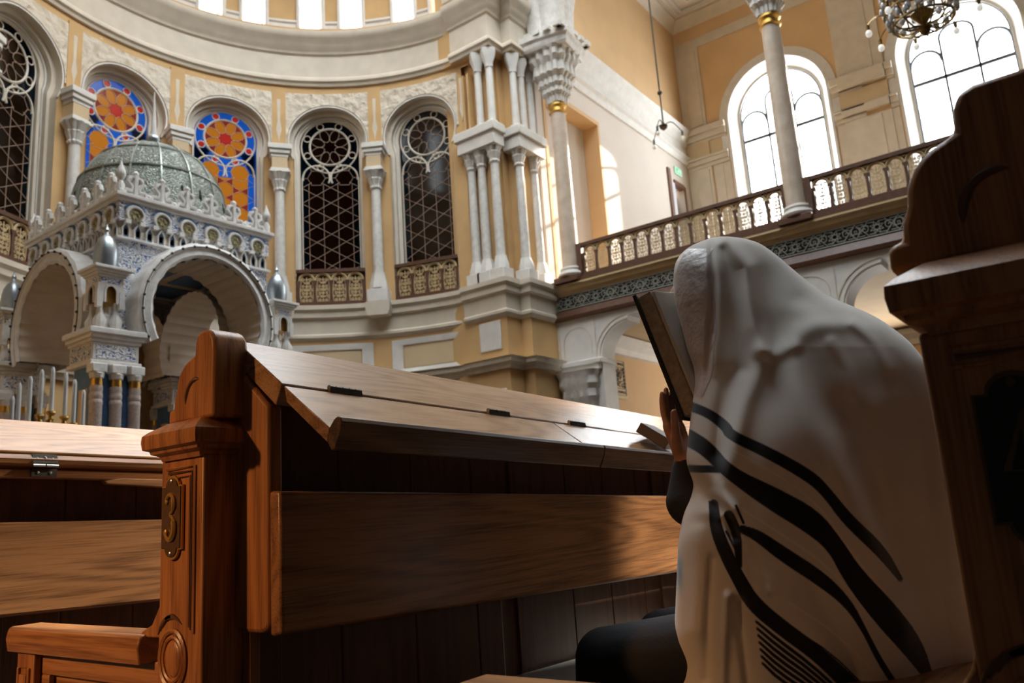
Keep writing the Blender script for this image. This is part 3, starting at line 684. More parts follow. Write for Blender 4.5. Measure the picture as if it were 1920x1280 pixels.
# balustrade bays
fg=lambda u,w,z:(XG+.0+w,YE-u,z)     # u runs along -Y
b1=thing('balustrade','brown gallery balustrade of pierced arches between the two gallery columns','balustrade',(XG,6.9,6.12),'gallery balustrades')
balustrade(b1,fg,YE-9.32,14,.345,6.12,6.97)
b2=thing('balustrade','brown gallery balustrade of pierced arches right of the second gallery column','balustrade',(XG,1.5,6.12),'gallery balustrades')
balustrade(b2,fg,YE-3.90,12,.345,6.12,6.97)
for r_,ys in((b1,(9.42,4.43)),(b2,(3.98,))):
    for y in ys:
        mb=MB(); mb.box(XG-.09,XG+.08,y-.07,y+.07,6.12,6.97); link('newel_post',mb,BRNW,r_,bevel=.01)
def gallery_column(y,label):
    r=thing('column',label,'column',(XG,y,6.1),'marble gallery columns')
    mb=MB(); mb.prism([(XG-.33,y-.33),(XG+.33,y-.33),(XG+.33,y+.33),(XG-.33,y+.33)],6.02,6.16,'Z'); mb.lathe([(.36,6.14),(.36,6.2)],(XG,y,0),20); link('plinth',mb,BRNW,r,bevel=.01)
    mb=MB(); mb.lathe([(.31,6.19),(.33,6.24),(.31,6.29),(.27,6.31),(.26,6.34),(.28,6.37),(.27,6.41),(.225,6.43)],(XG,y,0),28); link('base',mb,WHT,r)
    mb=MB(); mb.lathe([(.215,6.42),(.22,7.2),(.205,9.0),(.19,10.5)],(XG,y,0),28); link('shaft',mb,MRB,r)
    mb=MB(); mb.lathe([(.19,10.48),(.225,10.51),(.19,10.55),(.185,10.63),(.235,10.68),(.235,10.73),(.2,10.75)],(XG,y,0),28); link('gilt_collar',mb,GOLD,r)
    mb=MB(); mb.lathe([(.22,10.75),(.235,10.92),(.31,11.0),(.30,11.12),(.37,11.2),(.36,11.36),(.46,11.47),(.45,11.72),(.54,11.85),(.54,12.0),(.60,12.08)],(XG,y,0),48,sq=4,flute=.13,nf=16,rot=0); link('capital',mb,MRBW,r)
    mb=MB(); mb.lathe([(.60,12.05),(.64,12.12),(.64,12.24),(.70,12.3),(.70,12.42)],(XG,y,0),16,sq=14,rot=PI/16); 
    for q in range(5):
        for sx,sy in((0,-1),(0,1),(-1,0),(1,0)):
            t=(q-2)*.3; cx=XG+(t if sx==0 else sx*.66); cy=y+(t if sy==0 else sy*.66); mb.box(cx-.09,cx+.09,cy-.09,cy+.09,12.4,12.52)
    link('abacus',mb,MRBW,r)
    mb=MB(); mb.lathe([(.50,12.4),(.47,12.8),(.50,13.4),(.62,14.2),(.9,15.0)],(XG,y,0),32,sq=6,flute=.08,nf=12); link('arch_springer',mb,MRBW,r)
gallery_column(9.71,'marble gallery column beside the corner pier, with white stalactite capital')
gallery_column(4.25,'marble gallery column in front of the first arched window')
# arches and piers under the gallery
mb=MB()
def under(y1,y0):
    r=.75; zc=4.12
    A=[(y1,0),(y1,zc)]+[(y1-r+r*cos(t),zc+r*sin(t)) for t in np.linspace(0,PI/2,10)]+[(y1-r-.02,zc+r+.12),(y0+r+.02,zc+r+.12)]+[(y0+r-r*sin(t),zc+r*cos(t)) for t in np.linspace(0,PI/2,10)]+[(y0,zc),(y0,0)]
    return A
for i in range(4):
    yc=9.71-5.46*i; A=under(yc-.62,yc-5.46+.62)
    B=[(yc,0),(yc,4.12)]+[(yc+ (a[0]-(yc-.62))*1.0-.0 if False else a[0],5.2) for a in A[2:-2]]+[(yc-5.46,4.12),(yc-5.46,0)]
    B[2]=(yc,5.2); B[-3]=(yc-5.46,5.2)
    mb.strip([(XG,y,z) for y,z in A],[(XG,y,z) for y,z in B]); mb.strip([(XG,y,z) for y,z in A],[(XG+.6,y,z) for y,z in A])
mb.box(XG,XG+.3,9.71,YE,0,5.2)
struct('wall_arcade',mb,WHT,'white arcade carrying the gallery','wall')
mb=MB()
for i in range(4):
    yc=9.71-5.46*i
    for r0,r1 in((.86,.90),(.78,.80)):
        for sgn,yj in((1,yc-.62),(-1,yc+.62)):
            mb.tube([(XG-.005,yj-sgn*.75+sgn*r1*cos(t),4.12+r1*sin(t)) for t in np.linspace(0,PI/2,10)],.016,4)
    for sgn in(-1,1): mb.tube([(XG-.005,yc+sgn*.5,4.15),(XG-.005,yc+sgn*.5,5.1)],.014,4)
    mb.tube([(XG-.005,yc-.38+.0,4.25)]+[(XG-.005,yc+.38*-cos(t),4.6+.35*sin(t)) for t in np.linspace(0,PI,12)]+[(XG-.005,yc+.38,4.25)],.01,4)
struct('trim_26',mb,CRM,'fine raised outlines on the gallery arcade','trim')
for i,l in((0,'beside the corner pier, seen over the pew desk'),(1,'behind the shawled man'),(2,'hidden behind the near pew post')):
    yc=9.71-5.46*i; r=thing('column','white carved pier under the gallery '+l,'column',(XG+.1,yc,0),'carved piers under the gallery')
    mb=MB(); mb.box(XG-.16,XG+.62,yc-.66,yc+.66,4.0,4.12); mb.box(XG-.10,XG+.6,yc-.60,yc+.60,3.86,4.0); link('abacus',mb,WHT,r,bevel=.02)
    mb=MB(); mb.lathe([(.34,2.6),(.40,2.95),(.42,3.15),(.47,3.25),(.46,3.42),(.52,3.55),(.51,3.72),(.57,3.86)],(XG+.2,yc,0),48,sq=6,flute=.03,nf=16); link('capital',mb,MRBW,r)
    mb=MB(); mb.lathe([(.36,0),(.36,.2),(.28,.3),(.27,2.6)],(XG+.2,yc,0),24); link('shaft',mb,MRB,r)
mb=MB(); mb.box(XG+.6,XO,YE-.02,YE,0,5.2); struct('trim_27',mb,PEACH,'orange end wall under the gallery','trim',smooth=0)
mb=MB(); mb.sweep([(XG+.3,YE-.02),(XO,YE-.02)],[(0,4.72),(.1,4.75),(.14,4.9),(.3,5.05),(.32,5.2),(0,5.2)],side=-1); mb.sweep([(XO,YE-.02),(XO,-10)],[(0,4.72),(.1,4.75),(.14,4.9),(.3,5.05),(.32,5.2),(0,5.2)],side=-1); struct('trim_28',mb,WHT,'white cornice under the gallery','trim')
pq=thing('wall_plaque','beige carved plaque with dark scrollwork on the orange wall under the gallery','plaque',(18.8,YE-.05,3.55))
mb=MB(); mb.box(18.30,19.35,YE-.06,YE-.02,3.52,4.66); link('board',mb,BEI,pq,bevel=.01)
mb=MB(); y=YE-.068
def pt(pts,r): mb.tube([(a,y,b) for a,b in pts],r,4)
pt([(18.40,3.62),(19.25,3.62),(19.25,4.56),(18.40,4.56),(18.40,3.62)],.008); pt([(18.48,3.80),(19.17,3.80),(19.17,4.38),(18.48,4.38),(18.48,3.80)],.010)
for q in range(9): 
    for z in(3.70,4.47):
        x=18.47+q*.088; pt([(x+.03*cos(t),z+.03*sin(t)) for t in np.linspace(q,q+4.2,8)],.010)
for q in range(6):
    for x in(18.44,19.21): pt([(x-.015,3.83+q*.1),(x+.015,3.88+q*.1)],.012)
for q in range(8):
    t0=q*PI/4; pt([(18.825+(.03+.24*s)*cos(t0+1.3*s),4.09+(.03+.24*s)*sin(t0+1.3*s)) for s in np.linspace(0,1,8)],.013); pt([(18.825+.18*cos(t0)+.04*cos(t),4.09+.18*sin(t0)+.04*sin(t)) for t in np.linspace(0,5,8)],.009)
for sx in(-1,1):
    for sz in(-1,1): pt([(18.825+sx*(.26+.05*cos(t)),4.09+sz*(.20+.05*sin(t))) for t in np.linspace(0,5.5,9)],.011)
link('scrollwork',mb,mat('dark_brown_paint',(.04,.025,.015),.6),pq)
# ================================================================ hanging lamps
hl=thing('pendant_lamp','small brass pendant with three bare bulbs hanging on a long rod by the end wall','lamp',(19,8.25,10.7))
mb=MB(); mb.tube([(19,8.22,17.95),(19,8.22,10.7)],.022,6); mb.sphere((19,8.22,11.73),.07,10,6); mb.lathe([(.02,10.62),(.10,10.68),(.12,10.74),(.04,10.82)],(19,8.22,0),12); link('rod',mb,METD,hl)
for q in range(3):
    t=PI*.35+q*2*PI/3; dx,dy=cos(t),sin(t); mb=MB()
    P=[(19+dx*s*.48,8.22+dy*s*.48,10.72+.16*sin(s*PI*1.2)-.08*s) for s in np.linspace(0,1,10)]
    mb.tube(P,.013,5); e=P[-1]; mb.lathe([(.03,-.14),(.035,-.02),(.02,.02)],e,8); arm=link('arm',mb,METD,hl)
    mb=MB(); mb.sphere((e[0],e[1],e[2]-.2),.055,10,8,(1,1,1.25)); link('bulb',mb,mat('bulb_glass',(.75,.74,.66),.15,spec=.8),hl)
ch=thing('chandelier','large ornate brass chandelier with glass drops hanging in front of the right arched window','chandelier',(12,1.08,7.0))
cx,cy,cz=12.0,1.08,7.40
BR=mat('aged_brass',(.36,.24,.09),.3,.9,var=.4,vscale=20); CRY=mat('crystal_drop',(.72,.74,.76),.1,spec=1.0,var=.5,vscale=30)
mb=MB(); mb.tube([(cx,cy,16),(cx,cy,7.05)],.03,8); mb.lathe([(.02,7.0),(.06,7.04),(.09,7.12),(.04,7.18),(.12,7.28),(.16,7.34),(.05,7.42)],(cx,cy,0),16); link('stem',mb,BR,ch)
for R,z in((.40,7.22),(.48,7.42),(.50,7.62),(.44,7.85)):
    mb=MB(); mb.tube([(cx+R*cos(t),cy+R*sin(t),z) for t in np.linspace(0,2*PI,36,endpoint=False)],.018,6,True); link('ring',mb,BR,ch)
for q in range(12):
    t=q*PI/6; mb=MB(); mb.tube([(cx+rr*cos(t),cy+rr*sin(t),z) for rr,z in((.06,7.12),(.22,7.10),(.38,7.2),(.47,7.4),(.50,7.6),(.44,7.85),(.2,8.1))],.013,5); link('rib',mb,BR,ch)
for q in range(18):
    t=q*PI/9+.1; 
    for R,z in((.44,7.32),(.49,7.55),(.48,7.75)):
        mb=MB(); mb.sphere((cx+R*cos(t+z),cy+R*sin(t+z),z),.045,8,6,(1,1,1.5)); link('glass_drop',mb,CRY,ch)
for q in range(8):
    t=q*PI/4+.3; mb=MB(); P=[(cx+(.42+s*.30)*cos(t),cy+(.42+s*.30)*sin(t),7.38+.10*sin(s*PI)-.02*s) for s in np.linspace(0,1,9)]; mb.tube(P,.010,5); e=P[-1]; mb.lathe([(.02,-.08),(.028,0)],e,8); link('arm',mb,BR,ch)
    mb=MB(); mb.sphere((e[0],e[1],e[2]-.13),.045,10,8,(1,1,1.25)); link('bulb',mb,mat('frosted_bulb',(.85,.83,.78),.3,emit=(1,.95,.85),estr=.5),ch)
# ================================================================ ark canopy
ark=thing('ark_canopy','white and blue carved canopy with silver dome standing in the apse at the left','canopy',(6.84,12.4,0))
XC,YC,HX,HY=6.84,12.37,1.27,1.43
faces={'front':(lambda u,w,z:(XC+u,YC-HY-w,z),HX,6),'left':(lambda u,w,z:(XC-HX-w,YC-u,z),HY,7),
 'back':(lambda u,w,z:(XC-u,YC+HY+w,z),HX,6),'right':(lambda u,w,z:(XC+HX+w,YC+u,z),HY,7)}
for nm,(f,h,n) in faces.items():
    far=nm in('back','right')
    mb=MB(f); 
    ee={'front':0,'left':.0017,'back':.0031,'right':.0045}[nm]
    for z0,z1,t in((5.66,5.72,.10),(5.60,5.66,.06),(5.02,5.06,.05)): mb.box(-h-t+ee,h+t-ee,-.05,t-ee,z0+ee,z1-ee)
    link('cornice',mb,ARKW,ark,bevel=.008)
    mb=MB(f); mb.box(-h-.02+ee,h+.02-ee,-.12,.03,5.30-ee,5.60); link('frieze',mb,BLUS,ark,smooth=0)
    mb=MB(f); mb.box(-h+.022+ee,h-.022-ee,-.14,-.02,5.06,5.30-ee); link('niche_band',mb,ARKW,ark,smooth=0)
    p=2*h/n
    if not far:
        for i in range(n):
            c=-h+(i+.5)*p
            mb=MB(f); mb.tube([(a,.05,b) for a,b in arcp((c,5.42),.125,-40,220,16)],.026,6); 
            mb.box(c-.15,c-.07,.0,.07,5.27,5.33); mb.box(c+.07,c+.15,.0,.07,5.27,5.33); a_=link('arch_ring',mb,ARKW,ark)
            mb=MB(f); mb.tube([(a,.035,b) for a,b in arcp((c,5.43),.165,25,155,12)],.016,5); link('blue_crescent',mb,BLUE,a_)
            mb=MB(f); P=[(c+.10*cos(t),.042,5.41+.10*sin(t)) for t in np.linspace(0,2*PI,14,endpoint=False)]; mb.add(P,[tuple(range(14))])
            for q in range(6): mb.sphere((c+.05*cos(q),.045,5.41+.05*sin(q)),.022,6,4,(1,1,1))
            link('gilt_disc',mb,mat('olive_gilt',(.34,.29,.15),.5,.3,bump=.6,bscale=70),a_)
        m=int(2*h/.178)
        for i in range(m):
            c=-h+(i+.5)*2*h/m; t=.038
            mb=MB(f); mb.prism([(c-t,5.06),(c+t,5.06),(c+t,5.21),(c,5.27),(c-t,5.21)],.0,-.018,'Y'); link('blue_niche',mb,BLUE,ark,smooth=0)
            mb=MB(f); mb.tube([(c-t-.012,.01,5.05),(c-t-.012,.01,5.2),(c,.02,5.29),(c+t+.012,.01,5.2),(c+t+.012,.01,5.05)],.016,5); link('niche_frame',mb,ARKW,ark)
    # cresting
    for i in range(n):
        c=-h+(i+.5)*p*.985
        mb=MB(f)
        pts=[(c-.17,.02,5.72),(c-.15,.02,5.80),(c-.06,.02,5.80),(c-.05,.02,5.86),(c-.11,.02,5.93),(c-.09,.02,6.0),(c-.03,.02,6.01),(c,.02,6.08),(c+.03,.02,6.01),(c+.09,.02,6.0),(c+.11,.02,5.93),(c+.05,.02,5.86),(c+.06,.02,5.80),(c+.15,.02,5.80),(c+.17,.02,5.72)]
        mb.tube(pts,.036,6); mb.tube([(c,.02,5.72),(c,.02,6.05)],.05,6); mb.sphere((c,.02,6.07),.05,8,6); mb.sphere((c-.09,.02,5.97),.04,8,6); mb.sphere((c+.09,.02,5.97),.04,8,6)
        mb.sphere((c-p/2,.02,5.76),.045,8,6)
        link('crest_finial',mb,ARKW,ark)
    mb=MB(f); mb.lathe([(.05,5.72),(.06,5.85),(.03,5.92),(.07,6.0),(.065,6.06),(.02,6.18),(.005,6.24)],(h,0,0),10)
    mb.v=[f(*((a),0.0+0,b)) if False else (a,b,c_) for a,b,c_ in mb.v]
    # spandrel wall with arch hole, projecting arch ring
    zc=3.98; R=.93
    A=[(-R,3.4),(-R,zc)]+arcp((0,zc),R,180,0,26)+[(R,zc),(R,3.4)]; B=[]
    for u,z in A:
        if z<=zc: B.append((-h if u<0 else h,z)); continue
        t=math.atan2(z-zc,u); c,s_=cos(t),sin(t); k=min(h/abs(c) if abs(c)>1e-6 else 99,((5.04-zc)/s_) if s_>1e-6 else 99); B.append((k*c,zc+k*s_))
    for cu in(-h,h):
        j=min(range(len(B)),key=lambda i:abs(B[i][0]-cu)+abs(B[i][1]-5.04)); B[j]=(cu,5.04)
    mb=MB(f); frame_strip(mb,f,[],[],0,0) if False else None
    mb.strip([(u,0,z) for u,z in A],[(u,0,z) for u,z in B]); link('spandrel',mb,BLUS,ark,smooth=0)
    # arch ring: scalloped voussoirs outside, ribbed soffit
    w1=.34; mb=MB(f); NV=22
    def ring(r,w,a0=-28,a1=208,n=88,wob=0,zcc=zc): return [((r+wob*abs(sin((a0+(a1-a0)*i/n)*PI/180*11)))*cos(R_(a0+(a1-a0)*i/n)),w,zcc+(r+wob*abs(sin((a0+(a1-a0)*i/n)*PI/180*11)))*sin(R_(a0+(a1-a0)*i/n))) for i in range(n+1)]
    mb.strip(ring(1.13,-.02,wob=.02),ring(1.13,w1,wob=.02)); mb.strip(ring(1.13,w1,wob=.02),ring(1.07,w1+.03,wob=.015)); mb.strip(ring(1.07,w1+.03,wob=.015),ring(1.05,w1)); mb.strip(ring(1.05,w1),ring(.96,w1+.02)); mb.strip(ring(.96,w1+.02),ring(.93,w1)); mb.strip(ring(.93,w1),ring(.90,w1-.02,wob=.02))
    ar=link('arch',mb,ARKW,ark,smooth=50)
    mb=MB(f)
    N=236; depth=-.55 
    A_=[]; B_=[]
    for i in range(N+1):
        t=-28+236*i/N; rr=.885+ .024*abs(math.sin(t*PI/180*15))
        A_.append((rr*cos(R_(t)),w1-.02,zc+rr*sin(R_(t)))); B_.append((rr*cos(R_(t)),depth,zc+rr*sin(R_(t))))
    mb.strip(A_,B_); link('ribbed_soffit',mb,CRM,ar,smooth=25)
    for i in range(NV):
        if far: break
        mb=MB(f); t=R_(-24+228*i/(NV-1)); mb.sphere((1.085*cos(t),w1+.045,zc+1.085*sin(t)),.022,8,5); link('arch_bead',mb,METD,ar)
    mb=MB(f); mb.tube([(1.085*cos(t),w1+.035,zc+1.085*sin(t)) for t in np.linspace(R_(-26),R_(206),40)],.007,4); link('dark_line',mb,METD,ar)
for sx in(-1,1):
    for sy in(-1,1): mb=MB(); mb.lathe([(.05,5.725),(.06,5.85),(.03,5.92),(.07,6.0),(.065,6.06),(.02,6.18),(.005,6.24)],(XC+sx*HX,YC+sy*HY,0),10); link('corner_finial',mb,ARKW,ark)
mb=MB(); mb.box(XC-HX,XC+HX,YC-HY,YC+HY,5.10,5.2); link('canopy_ceiling',mb,CRM,ark,smooth=0)
mb=MB()
for i in(-1,0,1):
    for j in(-1,0,1): mb.box(XC+i*.8-.3,XC+i*.8+.3,YC+j*.85-.32,YC+j*.85+.32,5.075,5.098)
link('ceiling_coffers',mb,BLUE,ark,smooth=0)
# dome
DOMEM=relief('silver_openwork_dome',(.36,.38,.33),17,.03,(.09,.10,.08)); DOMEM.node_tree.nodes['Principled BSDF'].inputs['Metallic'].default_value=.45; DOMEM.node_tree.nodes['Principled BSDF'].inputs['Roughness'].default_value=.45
prof=[(1.24,5.72),(1.26,5.86),(1.24,6.02)]+[(1.22*cos(R_(t))**.92,6.02+1.32*sin(R_(t))) for t in range(6,88,6)]+[(.05,7.36)]
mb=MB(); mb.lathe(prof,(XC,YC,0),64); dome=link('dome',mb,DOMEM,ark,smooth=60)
mb=MB()
for q in range(16):
    t=q*PI/8; mb.tube([(XC+(r+.008)*cos(t),YC+(r+.008)*sin(t),z) for r,z in prof[2:]],.016,4)
for r,z in(prof[1],prof[6],prof[10]): mb.tube([(XC+(r+.01)*cos(t),YC+(r+.01)*sin(t),z) for t in np.linspace(0,2*PI,48,endpoint=False)],.018,4,True)
link('dome_rib',mb,mat('dull_silver',(.36,.38,.34),.4,.6),dome)
for q in range(24):
    mb=MB(); t=q*PI/12+.13; mb.sphere((XC+1.215*cos(t),YC+1.215*sin(t),6.12),.06,8,6,(.5,.5,1.1)); mb.sphere((XC+1.20*cos(t),YC+1.20*sin(t),6.21),.045,8,6,(.5,.5,1.1)); link('dome_opening',mb,DARK,dome)
mb=MB(); mb.lathe([(.10,7.33),(.05,7.38),(.04,7.42)],(XC,YC,0),14); mb.sphere((XC,YC,7.50),.115,20,14); link('ball_finial',mb,SILV,ark)
mb=MB(); mb.lathe([(.06,7.6),(.045,7.7),(.03,8.0),(.008,8.42)],(XC,YC,0),10); link('spire',mb,WHT,ark)
# corner piers and turrets
def sqr(mb,cx,cy,h,z0,z1,hy=None): hy=hy or h; mb.box(cx-h,cx+h,cy-hy,cy+hy,z0,z1)
for sx,sy,tl in((-1,-1,1),(1,-1,1),(-1,1,1),(1,1,0)):
    px_=XC+sx*1.41; py=YC+sy*1.42
    cxp,cyp=px_,py
    mb=MB()
    for h,z0,z1 in((.40,3.50,3.58),(.37,3.44,3.50),(.345,3.39,3.44),(.35,3.08,3.14),(.32,3.14,3.39)): sqr(mb,cxp,cyp,h,z0,z1)
    blk=link('pier_block',mb,ARKW,ark,bevel=.01)
    mb=MB(); sqr(mb,cxp,cyp,.27,3.17,3.36,.325); sqr(mb,cxp,cyp,.325,3.17,3.36,.27); link('blue_panel',mb,BLUS,blk,smooth=0)
    mb=MB(); sqr(mb,cxp,cyp,.27,0,3.08); cor=link('pier_core',mb,BLUE,ark,smooth=0)
    mb=MB(); sqr(mb,cxp,cyp,.275,1.0,2.78,.11); link('peach_inset',mb,PEACH,cor,smooth=0)
    mb=MB(); sqr(mb,cxp,cyp,.272,1.05,2.74,.125); 
    for sgn in(-1,1):
        for q in(-1,0,1):
            for (x,y) in ((cxp+q*.26,cyp+sgn*.34),):
                if sgn==1 and sy==-1: continue
                mb=MB(); mb.box(x-.10,x+.10,y-.09,y+.09,2.96,3.08); mb.lathe([(.085,2.88),(.10,2.96)],(x,y,0),12); link('small_capital',mb,ARKW,ark,bevel=.01)
                mb=MB(); mb.lathe([(.072,2.78),(.078,2.80),(.072,2.88),(.08,2.9)],(x,y,0),14); link('gilt_neck',mb,GOLD,ark)
                mb=MB(); mb.lathe([(.08,0),(.08,2.52),(.084,2.54),(.084,2.58),(.076,2.60),(.084,2.63),(.084,2.67),(.076,2.70),(.084,2.73),(.08,2.78)],(x,y,0),16); link('small_shaft',mb,mat('pinkish_stone',(.52,.42,.36),.6,var=.25,vscale=30,bump=.3,bscale=50),ark)
    if not tl: continue
    tx,ty=XC+sx*1.42-(.06 if sx<0 else .0),YC+sy*1.50
    def tl_(nm,mb,m,par,**k):
        mb.v=[(tx+(x-tx)*.74,ty+(y-ty)*.74,3.58+(z-3.58)*.93) for x,y,z in mb.v]; return link(nm,mb,m,par,**k)
    mb=MB()
    for ax,ay in((-1,-1),(1,-1),(-1,1),(1,1)):
        mb.lathe([(.05,3.58),(.11,3.66),(.12,3.74),(.06,3.84),(.045,3.92),(.05,4.02)],(tx+ax*.15,ty+ay*.15,0),10)
        mb.box(tx+ax*.21-.05,tx+ax*.21+.05,ty+ay*.21-.05,ty+ay*.21+.05,3.92,4.18)
    mb.lathe([(.05,3.58),(.13,3.70),(.13,3.82),(.04,3.9)],(tx,ty,0),10)
    tur=tl_('turret_legs',mb,ARKW,ark)
    mb=MB()
    for k,g in enumerate((lambda u,w,z:(tx+u,ty-.24-w,z),lambda u,w,z:(tx-.24-w,ty-u,z),lambda u,w,z:(tx-u,ty+.24+w,z),lambda u,w,z:(tx+.24+w,ty+u,z))):
        A=[(-.11,4.0),(-.11,4.16)]+arcp((0,4.16),.11,180,0,8)+[(.11,4.16),(.11,4.0)]
        B=[(-.24,4.0),(-.24,4.16)]+[(-.24,4.40)]+[(-.12,4.40)]*3+[(0,4.40)]+[(.12,4.40)]*3+[(.24,4.40)]+[(.24,4.16),(.24,4.0)]
        mb.xf=g; mb.strip([(u,0,z) for u,z in A],[(u,0,z) for u,z in B]); mb.tube([(u,.01,z) for u,z in A],.02,4)
    mb.xf=None; tl_('turret_arcade',mb,ARKW,tur)
    mb=MB(); sqr(mb,tx,ty,.17,4.02,4.30); sqr(mb,tx,ty,.225,4.30,4.38,.245);tl_('gilt_core',mb,GOLD,tur,smooth=0)
    mb=MB(); sqr(mb,tx,ty,.20,4.30,4.38,.247); sqr(mb,tx,ty,.247,4.30,4.38,.20); tl_('blue_band',mb,BLUS,tur,smooth=0)
    mb=MB()
    for h,z0,z1 in((.25,4.38,4.42),(.28,4.42,4.46),(.32,4.46,4.50),(.36,4.50,4.55)): sqr(mb,tx,ty,h,z0,z1)
    tl_('turret_cornice',mb,ARKW,tur,bevel=.008)
    mb=MB(); mb.lathe([(.20,4.55),(.215,4.62),(.22,4.72),(.215,4.84),(.185,4.96),(.12,5.06),(.05,5.11),(.035,5.15),(.05,5.19),(.02,5.24),(.005,5.3)],(tx,ty,0),8 if False else 24,flute=.03,nf=8); tl_('turret_dome',mb,SILV,tur)
# ark cabinet inside the canopy
cb=thing('ark_cabinet','tall dark brown round topped cabinet standing inside the domed canopy','cabinet',(8.0,14.5,0))
DK=wood('dark_cabinet_wood',(.10,.055,.025),(.035,.018,.008),'Z',.5)
mb=MB(); P=[(7.2,0),(8.8,0),(8.8,4.0)]+arcp((8.0,4.0),.8,0,180,20)[1:]; mb.prism(P,14.22,14.9,'Y'); link('body',mb,DK,cb,smooth=0)
mb=MB(); mb.tube([(a,14.16,b) for a,b in [(7.23,0)]+arcp((8.0,4.0),.77,180,0,20)+[(8.77,0)]],.09,8); link('carved_arch',mb,DK,cb)
for s_ in(-1,1):
    mb=MB(); P=[(8.0+s_*.01,.3),(8.0+s_*.6,.3),(8.0+s_*.6,3.9),(8.0+s_*.42,4.3),(8.0+s_*.01,4.5)]; mb.prism(P,14.15,14.22,'Y'); link('door',mb,wood('cabinet_door',(.36,.22,.11),(.18,.10,.05),'Z',.5),cb,bevel=.02)
for x,z,l in((6.28,4.02,'left'),(6.52,4.02,'right')):
    t=thing('memorial_lamp','small glowing red lamp hanging in the dark canopy opening, %s of the pair'%l,'lamp',(x,12.6,z),'red lamps inside the canopy')
    mb=MB(); mb.tube([(x,12.6,z+.08),(x,12.6,5.08)],.006,5); mb.lathe([(.01,-.12),(.05,-.08),(.03,-.04),(.045,0)],(x,12.6,z-.02),10); link('chain',mb,METD,t)
    mb=MB(); mb.lathe([(.028,-.02),(.036,.04),(.03,.12)],(x,12.6,z),12); link('red_glass',mb,mat('red_lamp_glass',(.5,.02,.01),.3,emit=(1,.06,.03),estr=1.6),t)
# ================================================================ menorah and candles
mn=thing('candelabrum','brass branched candelabrum half hidden behind the front pew, in front of the canopy','candelabrum',(3.68,8.5,0))
cp=[(3.339,2.228),(3.394,2.36),(3.491,2.438),(3.595,2.516),(3.70,2.552),(3.83,2.509),(3.92,2.443),(4.013,2.339)]
mb=MB(); mb.lathe([(.22,0),(.2,.08),(.06,.14),(.035,.3),(.03,1.2),(.05,1.3),(.03,1.4),(.03,2.0)],(3.68,8.5,0),16); link('stem',mb,GOLD,mn)
CW=mat('candle_wax',(.80,.78,.73),.45,spec=.4)
for i,(x,z) in enumerate(cp):
    zb=z-.48; mb=MB(); r=abs(x-3.68)
    mb.tube([(3.68,8.5,1.35)]+[(3.68+(x-3.68)*sin(t),8.5,1.35+(zb-1.35)*(1-cos(t))) for t in np.linspace(.2,PI/2,8)],.014,6); mb.lathe([(.012,-.1),(.03,-.06),(.02,-.03),(.045,0),(.04,.02)],(x,8.5,zb),12); link('arm',mb,GOLD,mn)
    c=thing('candle','white candle, %s of the eight on the candelabrum'%('leftmost','second from the left','third from the left','fourth from the left','tallest and fifth from the left','sixth from the left','seventh from the left','rightmost')[i],'candle',(x,8.5,zb+.02),'candles on the candelabrum')
    mb=MB(); mb.lathe([(.022,0),(.020,.40),(.019,.425),(.010,.455)],(x,8.5,zb+.02),14); link('wax',mb,CW,c)
    mb=MB(); mb.tube([(x,8.5,zb+.47),(x,8.5,zb+.485)],.003,4); link('wick',mb,DARK,c)
